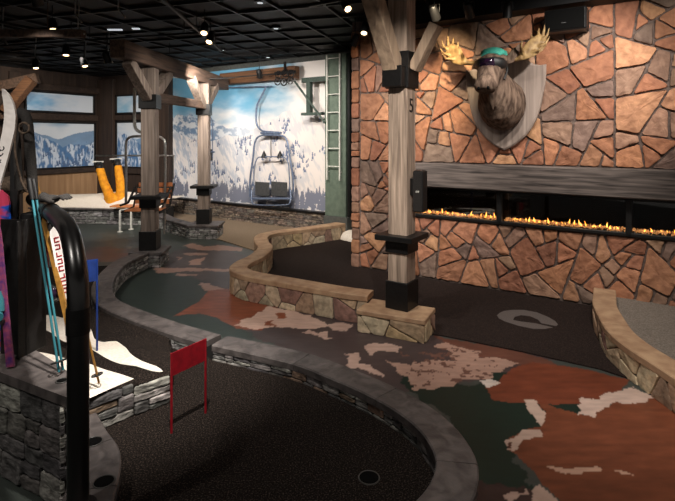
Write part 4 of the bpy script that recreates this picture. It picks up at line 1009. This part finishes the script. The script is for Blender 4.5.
r = thing('tie_beam', (-2.6, 8.1, 2.3), 0, 'thin grey tie beam between the two farther timber posts', 'beam')
b = MB(); b.bar((-2.69, 7.32, 2.42), (-2.46, 9.1, 2.42), .10, .14, bev=.01); b.build('timber', M['beam_wood'], r)

# ================================================================== MOOSE HEAD
ms = on_wall(506)
def mq(l, h, t): return wp(ms+l, h-.05*float(smooth(2.3, 2.5, h)), t)
r = thing('moose_mount', mq(0, 1.67, .05), rz, 'moose head trophy with goggles and teal helmet on a pale wooden shield', 'moose trophy')
out = [(0, -.56), (.14, -.48), (.28, -.34), (.38, -.14), (.43, .1), (.455, .30), (.46, .46), (.40, .455), (.33, .47), (.26, .52), (.12, .545), (0, .55)]
o2 = [(-x, y) for x, y in out[1:-1]][::-1]; sh = [(p.x, p.y) for p in catmull([(x, y, 0) for x, y in out[:7]], .04)]+out[7:]+[(-x, y) for x, y in out[7:-1]][::-1]+[(-p.x, p.y) for p in catmull([(x, y, 0) for x, y in out[:7]], .04)][::-1][:-1]
b = MB(); n = len(sh); hc = 2.235
vs = [mq(x, hc+y, .05) for x, y in sh]+[mq(x, hc+y, .085) for x, y in sh]+[mq(x*.955, hc+y*.965, .10) for x, y in sh]
b.add(vs, [list(range(n)), [2*n+i for i in range(n)][::-1]]+[(k*n+i, k*n+(i+1) % n, (k+1)*n+(i+1) % n, (k+1)*n+i) for k in range(2) for i in range(n)])
b.build('shield', M['plaque_wood'], r)
body = MB()
ax = lambda: None
def mtube(mb, L, n=18):   # list of (lateral, h, t, ra, rb)
    mb.tube([mq(a, h, t) for a, h, t, *_ in L], [(ra, rb) for *_, ra, rb in L], n, up=(0, 0, 1))
mtube(body, [(0, 2.20, .09, .25, .30), (0, 2.21, .16, .265, .315), (0, 2.26, .26, .25, .29), (0, 2.37, .37, .20, .24), (0, 2.50, .46, .155, .19), (0, 2.60, .52, .12, .15)])
head = [(0, 2.70, .38, .10, .09), (0, 2.72, .46, .135, .12), (0, 2.67, .56, .135, .13), (0, 2.58, .64, .115, .12), (0, 2.49, .705, .10, .105), (0, 2.41, .76, .105, .10), (0, 2.345, .80, .10, .085), (0, 2.315, .82, .06, .05)]
mtube(body, [(a, h, t, ra*1.14, rb*1.05) for a, h, t, ra, rb in head])
body.ball(mq(0, 2.42, .72), (.075, .075, .06)); body.tube([mq(0, 2.48, .60), mq(0, 2.36, .60), mq(0, 2.22, .57), mq(.01, 2.12, .55)], [.07, .055, .04, .012], 10)
for s in (-1, 1): body.ball(mq(s*.05, 2.355, .83), .028, 10, 6); body.ball(mq(s*.105, 2.66, .58), .035, 10, 6)
o = body.build('head_and_neck', M['moose_fur'], r)
md = o.modifiers.new('r', 'REMESH'); md.mode = 'VOXEL'; md.voxel_size = .013; md.use_smooth_shade = True
md = o.modifiers.new('s', 'SMOOTH'); md.iterations = 6; md.factor = .6
for s in (-1, 1): nos = MB(); nos.ball(mq(s*.05, 2.345, .855), (.016, .016, .02), 10, 6); nos.build('nostril', M['cup_dark'], r)
for s in (-1, 1):
    e = MB(); L = [(s*.11, 2.70, .46), (s*.17, 2.73 if s > 0 else 2.70, .46), (s*.22, 2.80 if s > 0 else 2.685, .45), (s*.26, 2.88 if s > 0 else 2.67, .44)]
    e.tube([mq(*q_) for q_ in L], [.035, .055, .045, .008], 10, flat=.4, up=WN); e.build('ear', M['moose_fur'], r)
def antler(s):
    a = MB(); kx = .86 if s > 0 else 1.0
    aq = lambda x, h, t: mq(s*x*kx, 2.74+(h-2.74)*.74-.02, t)
    bm_ = [(.08, 2.76, .44, .030), (.17, 2.75, .43, .027), (.27, 2.74, .44, .026), (.34, 2.76, .45, .03)]
    a.tube([aq(x, h, t) for x, h, t, _ in bm_], [q_[3] for q_ in bm_], 10)
    palm = [(.31, 2.75, .45, .03), (.37, 2.79, .46, .06), (.43, 2.85, .45, .085), (.49, 2.92, .42, .095), (.535, 2.99, .39, .09), (.56, 3.05, .37, .05)]
    a.tube([aq(x, h, t) for x, h, t, _ in palm], [(w, .017) for *_, w in palm], 14, up=WN)
    tines = [((.36, 2.80, .46), (.35, 2.90, .53), (.37, 3.00, .55)), ((.46, 2.82, .45), (.55, 2.84, .47), (.61, 2.92, .47)), ((.53, 2.90, .42), (.61, 2.94, .42), (.66, 3.04, .42)),
             ((.56, 2.99, .39), (.62, 3.06, .39), (.645, 3.17, .39)), ((.56, 3.04, .37), (.575, 3.14, .36), (.585, 3.24, .35)), ((.52, 3.03, .38), (.51, 3.13, .36), (.515, 3.20, .35)), ((.46, 2.96, .41), (.44, 3.04, .40), (.44, 3.11, .40))]
    for t_ in tines: a.tube([aq(x, h, t) for x, h, t in t_], [.022, .015, .005], 8)
    o = a.build('antler', M['antler'], r)
    md = o.modifiers.new('r', 'REMESH'); md.mode = 'VOXEL'; md.voxel_size = .0075; md.use_smooth_shade = True
    md = o.modifiers.new('s', 'SMOOTH'); md.iterations = 2; md.factor = .5
antler(-1); antler(1)
g = MB(); g.tube([mq(-.15, 2.655, .56), mq(-.135, 2.66, .64), mq(-.07, 2.665, .70), mq(0, 2.668, .72), mq(.07, 2.665, .70), mq(.135, 2.66, .64), mq(.15, 2.655, .56)], [(.035, .02), (.06, .03), (.066, .03), (.055, .03), (.066, .03), (.06, .03), (.035, .02)], 12, up=WN)
gg = g.build('goggles', M['black_plastic'], r)
g = MB(); g.tube([mq(-.12, 2.66, .67), mq(-.065, 2.665, .722), mq(0, 2.668, .742), mq(.065, 2.665, .722), mq(.12, 2.66, .67)], [(.03, .012), (.05, .014), (.042, .014), (.05, .014), (.03, .012)], 12, up=WN); g.build('goggle_lens', M['lens'], gg)
hm = MB(); hm.tube([mq(0, 2.70, .40), mq(0, 2.74, .42), mq(0, 2.79, .48), mq(0, 2.80, .54), mq(0, 2.76, .62)], [(.09, .05), (.135, .08), (.145, .075), (.135, .06), (.10, .03)], 16, up=(0, 0, 1))
h_ = hm.build('helmet', M['teal'], r)
bt = MB(); bt.tube([mq(.15, 2.70, .55), mq(.155, 2.60, .52), mq(.13, 2.50, .55)], .012, 8); bt.build('chin_strap', M['black_plastic'], h_)

# ================================================================== FLAGS
def flag(p0, p1, hgt, pan, mt, label):
    r = thing('tee_flag', (p0+p1)/2, 0, label, 'flag')
    for p in (p0, p1): b = MB(); b.cyl(p, p+Vector((0, 0, hgt)), .0075, 8); b.build('pole', M[mt], r)
    d = p1-p0; b = MB(); b.frame_box((p0+p1)/2+Vector((0, 0, hgt-pan/2)), d, Vector((-d.y, d.x, 0)), (0, 0, 1), (d.length, .005, pan)); b.build('panel', M[mt], r)
flag(at(171.5, 433, GZ), at(205.5, 413, GZ), .465, .135, 'red_paint', 'small red two-pole flag standing on the dark green')
bq = at(97, 352, .30); flag(Vector((bq.x-.12, bq.y-.06, .30)), Vector((bq.x, bq.y, .30)), .66, .155, 'blue_paint', 'small blue two-pole flag behind the black pipe')

# ================================================================== FOREGROUND PLANTER, PIPE RACK, SKIS
TZ = .57
fp = [(-1.305, 2.41), (-1.42, 2.66), (-1.60, 2.82), (-2.0, 3.12), (-2.9, 3.3), (-3.3, 2.9), (-2.70, 3.135-.0)]
fp = [(-1.305, 2.41), (-1.425, 2.66), (-1.59, 2.80), (-1.95, 3.08), (-3.2, 3.75), (-3.3, 3.45)]
r = thing('stone_planter', (-1.9, 2.9, 0), 0, 'tall grey stone planter box with dark slate top holding the ski rack', 'planter')
cen = Vector((-1.9, 2.95, 0)); inn = [tuple((Vector((x, y, 0))+(cen-Vector((x, y, 0))).normalized()*.10)[:2]) for x, y in fp]
b = MB(); b.prism(inn, 0, TZ-.05); b.build('planter_core', M['grey_mortar'], r)
b = MB(); b.prism(fp, TZ-.05, TZ)
q = at(62, 381, TZ)
b.build('slate_top', M['slate_cap'], r)
rn = random.Random(6); b = MB(); d = Vector((fp[5][0]-fp[0][0], fp[5][1]-fp[0][1], 0)); L_ = d.length; dn = d.normalized(); n_ = Vector((-dn.y, dn.x, 0))
if n_.y > 0: n_ = -n_
stones(b, ashlar_cells(L_, TZ-.055, rn, .07, .17, .12, .26, .011), line_map(Vector((fp[0][0], fp[0][1], 0))-n_*.03, dn, n_), .026, GREY, rn, jit=.006, lump=.012)
e0, e1 = Vector((*fp[0], 0)), Vector((*fp[1], 0)); dn2 = (e1-e0).normalized(); n2_ = Vector((dn2.y, -dn2.x, 0))
stones(b, ashlar_cells((e1-e0).length, TZ-.055, rn, .07, .15, .1, .2, .011), line_map(e0-n2_*.03, dn2, n2_), .026, GREY, rn, jit=.005, lump=.01)
b.build('stone_facing', M['grey_stone'], r)
cup('cup_holder', q, .028, TZ, 'small round hole in the slate planter top beside the black pipe')
# rack
pA = Vector((-1.118, 2.155, 0)); r = thing('pipe_rack', (pA.x, pA.y, KZ), 0, 'bent glossy black steel pipe rack hung with ski gear', 'ski rack')
pipe = catmull([Vector((pA.x, pA.y, KZ)), Vector((pA.x, pA.y, .7)), Vector((pA.x, pA.y, 1.12)), Vector((-1.145, 2.19, 1.26)), Vector((-1.235, 2.31, 1.375)), Vector((-1.36, 2.47, 1.41)), Vector((-1.60, 2.78, 1.415)), Vector((-2.02, 3.32, 1.415))], .04)
b = MB(); b.tube(pipe, .044, 24); b.build('pipe', M['gloss_pipe'], r)
b = MB(); b.cyl((pA.x, pA.y, .98), (pA.x, pA.y, 1.09), .048, 24);  b.build('joint_sleeve', M['black_steel'], r)
b = MB(); b.tube([pipe[-18], pipe[-19]], .0475, 24); b.build('joint_sleeve', M['black_steel'], r)
b = MB(); b.cyl((pA.x, pA.y, KZ), (pA.x, pA.y, KZ+.012), .075, 24); b.build('base_flange', M['black_steel'], r)
cc = Vector((-1.84, 3.02, 0)); b = MB(); dz = Vector((-.42, .54, 0)).normalized(); sd_ = Vector((dz.y, -dz.x, 0))
b.frame_box(cc+Vector((0, 0, (TZ+1.37)/2)), (1, 0, 0), (0, 1, 0), (0, 0, 1), (.10, .10, 1.37-TZ), .006)
b.frame_box(cc+Vector((.055, -.10, (TZ+1.35)/2)), (.25, 1, 0), (1, -.25, 0), (0, 0, 1), (.20, .012, 1.35-TZ), .002)
b.frame_box(cc+Vector((-.03, -.13, (TZ+1.35)/2)), (1, -.15, 0), (.15, 1, 0), (0, 0, 1), (.17, .012, 1.35-TZ), .002)
b.build('support_column', M['black_steel'], r)

def ski(p0, p1, w, mt, label, tipdir, name='ski', tail_mt=None, face=(0, -1, 0), tl=.22, th=.014, bind=False):
    p0, p1 = Vector(p0), Vector(p1); d = (p1-p0).normalized(); Lk = (p1-p0).length; fc = Vector(face); side = d.cross(fc).normalized(); nrm = side.cross(d).normalized()
    r = thing(name, p0, 0, label, 'ski')
    m = MB(); n = 26; vs = []
    for i in range(n+1):
        t = i/n; s = Lk*t; k = max(0, (s-(Lk-tl))/tl); ww = w*(.5+.12*abs(2*t-1)**2); 
        if k > .45: ww *= math.sqrt(max(.02, 1-((k-.45)/.55)**2))
        c_ = p0+d*s+Vector(tipdir)*(k*k*.10)
        for a, bb_ in ((-1, 0), (1, 0), (1, 1), (-1, 1)): vs.append(c_+side*a*ww+nrm*(bb_*th))
    m.add(vs, [(i*4+j, i*4+(j+1) % 4, (i+1)*4+(j+1) % 4, (i+1)*4+j) for i in range(n) for j in range(4)]+[(3, 2, 1, 0), (n*4, n*4+1, n*4+2, n*4+3)], smooth=False)
    m.build('ski_body', M[mt], r)
    if not bind: return r, d, side, nrm
    b = MB(); c_ = p0+d*Lk*.42-nrm*0; b.frame_box(c_+nrm*(th+.018), d, side, nrm, (.22, w*.75, .035), .008); b.frame_box(c_+d*.14+nrm*(th+.03), d, side, nrm, (.06, w*.8, .05), .01); b.build('binding', M['black_plastic'], r)
    return r, d, side, nrm
def ribbon_ski(name, L, yy, mt, label):   # side outline followed point by point: picture column, row, width
    r = thing(name, atd(L[-1][0], L[-1][1], yy), 0, label, 'ski'); P = catmull([atd(a, b_, yy+i*.02) for i, (a, b_, w) in enumerate(L)], .03)
    src = [atd(a, b_, yy+i*.02) for i, (a, b_, w) in enumerate(L)]; cum = [0]
    for a, b_ in zip(src, src[1:]): cum.append(cum[-1]+(b_-a).length)
    tot = 0; vs = []; n = len(P)
    for i, p in enumerate(P):
        if i: tot += (P[i]-P[i-1]).length
        w = float(np.interp(tot, cum, [q_[2] for q_ in L])); d = (P[min(i+1, n-1)]-P[max(i-1, 0)]).normalized(); sd = d.cross(Vector((0, -1, 0))).normalized()
        for a, t in ((-1, 0), (1, 0), (1, 1), (-1, 1)): vs.append(p+sd*a*w/2+Vector((0, -.014*t, 0)))
    m = MB(); m.add(vs, [(i*4+j, i*4+(j+1) % 4, (i+1)*4+(j+1) % 4, (i+1)*4+j) for i in range(n-1) for j in range(4)]+[(3, 2, 1, 0), (n*4-4, n*4-3, n*4-2, n*4-1)]); m.build('ski_body', M[mt], r); return r, P
r_, PP = ribbon_ski('ski', [(4, 89, .006), (7, 95, .034), (10, 104, .052), (11.5, 115, .062), (10.5, 128, .064), (7.5, 142, .062), (3, 160, .060), (-4, 185, .060), (-16, 235, .058), (-30, 300, .058), (-44, 352, .06)], 2.60, 'white_ski', 'white ski with curved tip leaning at the left frame edge')
for k, (a, b_) in enumerate(((4.2, 148), (3.2, 153), (2.0, 158), (.8, 163))):
    b = MB(); b.ring(atd(a, b_, 2.62)+Vector((0, -.02, 0)), .012, .003, axis=(0, 1, 0), n=12, k=5, a0=k*.8, a1=k*.8+4.6); b.build('lettering', M['black_plastic'], r_)
ski((-1.93, 2.98, TZ), atd(17, 112, 3.02), .045, 'black_plastic', 'black ski standing right behind the white ski', (-.2, 0, 0), th=.02)
ski(atd(76, 352, 2.78), atd(31, 162, 3.1), .028, 'gold_ski', 'slim gold-brown ski leaning inside the pipe arch', (-.1, 0, 0))
r_, d_, s_, n_k = ski(atd(74, 338, 2.85), atd(56, 226, 2.95), .062, 'white_ski', 'short white ski with red lettering behind the pipe', (0, 0, 0), tl=.08)
b = MB()
p0 = atd(74, 338, 2.85)
for k in range(9):
    c_ = p0+d_*(.22+k*.042)+n_k*.0155; b.frame_box(c_, d_, s_, n_k, (.006, .032, .002)); b.frame_box(c_+d_*.012+s_*(.012 if k % 2 else -.012), d_, s_, n_k, (.022, .006, .002))
    if k % 3: b.frame_box(c_+d_*.024, d_, s_, n_k, (.006, .03, .002))
b.build('lettering', M['red_paint'], r_)
ski(atd(47.5, 300, 3.05), atd(43.5, 200, 3.1), .035, 'red_paint', 'narrow red ski behind the teal poles', (0, 0, 0), tl=.06)
ski(atd(11.5, 366, 2.72), atd(-3, 215, 2.74), .034, 'purple_ski', 'purple and white ski standing left of the black column', (-.1, 0, 0))
ski(atd(9, 352, 2.95), atd(3, 190, 2.95), .075, 'blue_ski', 'wide blue and pink patterned ski at the left frame edge', (-.1, 0, 0), tl=.12)
def pole(p0, p1, mt, label, grp=None, bask=.03, n0='ski_pole'):
    p0, p1 = Vector(p0), Vector(p1); d = (p1-p0).normalized(); r = thing(n0, p0, 0, label, 'ski pole', grp)
    b = MB(); b.tube([p0, p1], .0065, 8); b.build('shaft', M[mt], r)
    b = MB(); c_ = p0+d*.05; b.ring(c_, bask, .004, axis=d, n=16, k=6); e = d.orthogonal().normalized(); g_ = d.cross(e)
    for k in range(4): a = k*PI/2+.3; b.cyl(c_, c_+(e*math.cos(a)+g_*math.sin(a))*bask, .004, 6)
    b.build('basket', M['black_plastic'], r)
    b = MB(); b.tube([p1-d*.02, p1+d*.03, p1+d*.10], [.012, .015, .014], 10); b.build('grip', M['black_plastic'], r)
pole(atd(59, 372, 2.62), atd(32, 196, 2.80), 'teal_pole', 'left one of two teal ski poles crossing before the black column')
pole(atd(63, 370, 2.66), atd(36, 196, 2.86), 'teal_pole', 'right one of two teal ski poles crossing before the black column')
pole(atd(99, 383, 2.98), atd(72, 268, 3.0), 'gold_ski', 'orange-gold ski pole with basket resting on snow right of the pipe')
# black hanging gear, cap, glove, goggles
gq = atd(53, 198, 2.72)
r = thing('glove', gq, 0, 'black ski glove lying on top of the pipe arch', 'glove')
b = MB(); b.ball(gq+Vector((-.01, .0, -.005)), (.045, .04, .024)); 
for k in range(4): b.tube([gq+Vector((.02, -.03+.02*k, .0)), gq+Vector((.06, -.035+.023*k, .012)), gq+Vector((.095-.008*abs(k-1.5), -.04+.026*k, -.006))], [.013, .012, .008], 8)
b.tube([gq+Vector((-.02, -.04, 0)), gq+Vector((.02, -.065, -.01)), gq+Vector((.045, -.07, -.012))], [.014, .013, .008], 8)
b.tube([gq+Vector((-.04, .0, .0)), gq+Vector((-.065, .01, .004))], [.026, .03], 10)
o = b.build('glove_body', M['black_cloth'], r); md = o.modifiers.new('r', 'REMESH'); md.mode = 'VOXEL'; md.voxel_size = .006; md.use_smooth_shade = True
cq = atd(10, 193, 3.1)
r = thing('winter_cap', cq, 0, 'grey brown trapper cap draped on the far pipe end', 'hat')
b = MB(); b.ball(cq+Vector((.03, 0, .05)), (.09, .1, .06)); b.ball(cq+Vector((-.03, -.02, -.03)), (.075, .06, .07)); o = b.build('crown', M['brown_cloth'], r)
md = o.modifiers.new('r', 'REMESH'); md.mode = 'VOXEL'; md.voxel_size = .008; md.use_smooth_shade = True
b = MB(); b.tube(catmull([cq+Vector((.08, -.02, .05)), cq+Vector((.10, -.04, .2)), cq+Vector((.06, -.05, .33)), cq+Vector((.12, -.05, .42))], .05), .007, 6); b.build('tie_string', M['brown_cloth'], r)
sq = atd(24, 150, 2.95)
r = thing('gear_bag', atd(24, 195, 2.95), 0, 'black padded ski gear sleeve hanging over the rack behind the skis', 'bag')
b = MB(); b.tube(catmull([atd(16, 120, 2.98), atd(21, 112, 2.95), atd(27, 119, 2.95), atd(30, 150, 2.94), atd(33, 192, 2.93)], .05), .029, 12); b.tube(catmull([atd(15, 124, 2.9), atd(17, 150, 2.9), atd(19, 190, 2.9)], .05), .022, 10); b.build('sleeve', M['black_cloth'], r)
b = MB(); b.tube(catmull([atd(17, 118, 2.84), atd(15, 150, 2.84), atd(21, 180, 2.84), atd(27, 192, 2.86)], .05), .006, 6); b.ring(atd(24, 128, 2.86), .03, .006, axis=(0, 1, 0)); b.build('strap', M['brown_cloth'], r)
gq = atd(55, 293, 2.9)
r = thing('ski_goggles', gq, 0, 'dark ski goggles hanging inside the pipe arch', 'goggles')
b = MB(); b.ball(gq, (.045, .03, .05)); b.build('frame', M['black_plastic'], r)
b = MB(); b.ball(gq+Vector((0, -.012, 0)), (.036, .024, .04)); b.build('lens', M['lens'], r)
b = MB(); b.tube(catmull([gq+Vector((0, 0, .04)), atd(58, 260, 2.95), atd(52, 215, 2.95), atd(50, 205, 2.9)], .05), .006, 6); b.build('strap', M['black_cloth'], r)
gq = atd(54, 228, 2.98)
r = thing('glove', gq, 0, 'black glove dangling under the pipe arch above the white ski', 'glove')
b = MB(); b.ball(gq, (.04, .025, .055))
for k in range(4): b.tube([gq+Vector((-.025+.017*k, 0, -.03)), gq+Vector((-.032+.021*k, 0, -.10))], [.012, .008], 8)
b.tube([gq+Vector((.03, 0, 0)), gq+Vector((.055, -.01, -.05))], [.014, .009], 8); b.tube([gq+Vector((0, 0, .04)), gq+Vector((-.01, .02, .10))], [.03, .034], 10); b.build('glove_body', M['black_cloth'], r)
gq = atd(1, 306, 2.7)
r = thing('ski_boot', gq, 0, 'teal and grey ski boot at the left frame edge', 'boot')
b = MB(); b.tube([gq+Vector((-.04, 0, .07)), gq+Vector((-.03, 0, .03)), gq+Vector((-.02, -.01, -.03))], [.035, .04, .04], 12); b.tube([gq+Vector((-.03, 0, -.04)), gq+Vector((.01, -.04, -.05))], [.035, .026], 10); b.build('shell', M['teal_pole'], r)
b = MB(); b.box(gq+Vector((-.015, -.02, -.085)), (.06, .10, .015)); b.build('sole', M['black_plastic'], r)

# ================================================================== BACK LEFT: SNOW PLANTER, TROUSERS, CHAIRLIFT BENCH, RAILS
sA_, sB_ = Vector((-6.6, 10.75, 0)), Vector((-3.72, 10.40, 0)); sd2 = (sB_-sA_).normalized(); sn = Vector((sd2.y, -sd2.x, 0)); SL = (sB_-sA_).length
r = thing('snow_planter', (sA_+sB_)/2, 0, 'low grey stone planter filled with snow below the picture windows', 'planter')
b = MB(); b.prism([tuple(q_[:2]) for q_ in (sA_, sB_, sB_-sn*.7, sA_-sn*1.3)], 0, .30); b.build('planter_core', M['grey_mortar'], r)
b = MB(); stones(b, ashlar_cells(SL, .30, random.Random(6), .05, .1, .12, .3, .012), line_map(sA_, sd2, sn), .022, FARGREY, random.Random(3), jit=.003, lump=.005); b.build('stone_facing', M['grey_stone'], r)
b = MB(); b.frame_box((sA_+sB_)/2+Vector((0, 0, .32)), sd2, sn, (0, 0, 1), (SL+.03, .12, .035), .005); b.build('coping', M['slate_cap'], r)
sx = np.linspace(0, SL, 60); sy2 = np.linspace(0, 1.3, 26)
def snowP(x, y):
    k = .33+.10*smooth(0, .4, y)+.10*fbm(x*1.8, y*1.8, 3)*smooth(0, .3, y)+.15*np.exp(-((x-1.7)**2)/.35-((y-.6)**2)/.1)
    return (sA_.x+sd2.x*x-sn.x*y, sA_.y+sd2.y*x-sn.y*y, k)
grid_mesh('snow', sx, sy2, snowP, None, M['snow_carpet'], r)
# upside down skier trousers
yy = 10.25
yy = 10.9
def lg_(L, nm, mt, par, n=14, flat=.8): b = MB(); b.tube(catmull([atd(px, py, yy) for px, py, _ in L], .06), None or 1, n) if 0 else None; return b
r = thing('ski_trousers', atd(115, 202, yy), 0, 'yellow ski trousers and black boots sticking legs-up out of the snow', 'figure')
b = MB()
def taper(mb, L, n=14):
    P_ = [atd(px, py, yy) for px, py, _ in L]; mb.tube(P_, [q_[2] for q_ in L], n, flat=.85)
taper(b, [(113, 204, .19), (114, 200, .19), (114, 196, .16)]); taper(b, [(110, 202, .11), (108, 192, .115), (104, 183, .105), (102, 176, .10), (100, 169, .098), (100, 168, .09)])
taper(b, [(119, 202, .12), (121, 190, .115), (120, 180, .105), (119, 174, .10), (118, 166, .09), (118, 165, .085)])
b.ball(atd(115, 199, yy), (.24, .16, .13))
o = b.build('trousers', M['yellow_cloth'], r); md = o.modifiers.new('r', 'REMESH'); md.mode = 'VOXEL'; md.voxel_size = .02; md.use_smooth_shade = True
for (a, c_, e_) in (((100, 171), (98, 163), (95, 161)), ((118, 168), (116, 160), (112, 158.5))):
    b = MB(); b.tube([atd(*a, yy), atd((a[0]+c_[0])/2, (a[1]+c_[1])/2, yy), atd(*c_, yy)], [.075, .085, .08], 12); b.tube([atd(c_[0]+1.5, c_[1]+1.5, yy), atd(e_[0]+.5, e_[1]+2.6, yy-.12)], [.065, .05], 10); bo = b.build('boot', M['black_plastic'], r)
    b = MB(); b.bar(atd(c_[0]+4, c_[1]-1.4, yy+.1), atd(e_[0]-1, e_[1]+.6, yy-.15), .08, .03); b.build('sole', M['white_paint'], bo)
o = MB(); o.frame_box(atd(114, 204.5, yy-.05), (1, 0, 0), (0, 1, 0), (0, 0, 1), (.30, .22, .09), .02); o.build('waistband', M['black_cloth'], r)

# chairlift bench with orange slats
yb = 8.6; r = thing('chairlift_bench', atd(148, 228, yb), 0, 'chairlift seat with orange timber slats and silver frame behind the post', 'chairlift')
B = lambda px, py, dy=0: (lambda q_: Vector((q_.x, yb+dy, q_.z)))(atd(px, py, yb))
b = MB(); b.tube(catmull([B(126, 203), B(126, 170), B(126, 145), B(127.5, 139), B(133, 136.5), B(148, 136.5), B(158, 136.5), B(163, 139), B(165, 146), B(165, 190), B(164, 234)], .05), .022, 10); b.build('frame', M['silver'], r)
b = MB(); b.tube(catmull([B(134.5, 88), B(134.5, 110), B(134.6, 124), B(136, 129), B(140, 132), B(147, 133), B(148, 136)], .05), .026, 10); b.build('hanger_pole', M['white_paint'], r)
for k in range(4):
    py = 185+5.6*k; b = MB(); b.bar(B(137-.7*k, py, .08-.02*k), B(171-.7*k, py, .08-.02*k), .025, .072, bev=.005); b.build('back_slat', M['orange_slat'], r)
for k in range(3):
    b = MB(); b.bar(B(132, 208.3, -.05-.11*k), B(168, 208.3, -.05-.11*k), .09, .03, bev=.005); b.build('seat_slat', M['orange_slat'], r)
for px in (134, 170):
    b = MB(); b.tube([B(px+2, 184, .12), B(px-1, 207, .02), B(px-3, 209, -.38)], .016, 8); b.tube([B(px, 187, .06), B(px-3, 202, -.12), B(px-6, 203, -.3)], .02, 8); b.build('arm_rest', M['black_steel'], r)
b = MB(); b.tube([B(104, 155, -.3), B(163, 155, -.3), B(180, 155, -.3)], .014, 8); b.tube([B(126, 155, -.3), B(126, 155, 0)], .012, 6); b.tube([B(165, 155, -.3), B(165, 155, 0)], .012, 6); b.tube([B(179, 155, -.3), B(179, 178, -.3)], .012, 6); b.build('safety_bar', M['silver'], r)
o = MB(); q_ = atd(124, 206.5, 10.2); o.box((q_.x+.1, q_.y+.15, .415), (.8, .3, .03), -.05, .005); tag(o.build('wooden_board', M['orange_slat']), 'reddish flat board lying on the snow beside the yellow trousers', 'board')
for i, (px, lb) in enumerate(((120, 'left post of the low white rail before the snow planter'), (131, 'right post of the low white rail before the snow planter'))):
    pass
r = thing('low_rail', at(125, 231.5), 0, 'low white two-post rail in front of the snow planter', 'rail')
qa, qb = at(120, 232), at(131, 229.5)
for q_ in (qa, qb):
    b = MB(); b.cyl(q_, q_+Vector((0, 0, .42)), .022, 10); b.build('post', M['white_paint'], r); 
    b = MB(); b.cyl(q_, q_+Vector((0, 0, .012)), .05, 12); b.build('foot_plate', M['white_paint'], r)
b = MB(); b.tube([qa+Vector((0, 0, .42)), qb+Vector((0, 0, .42))], .014, 8); b.build('cross_bar', M['white_paint'], r)
# small yellow crate edge behind post
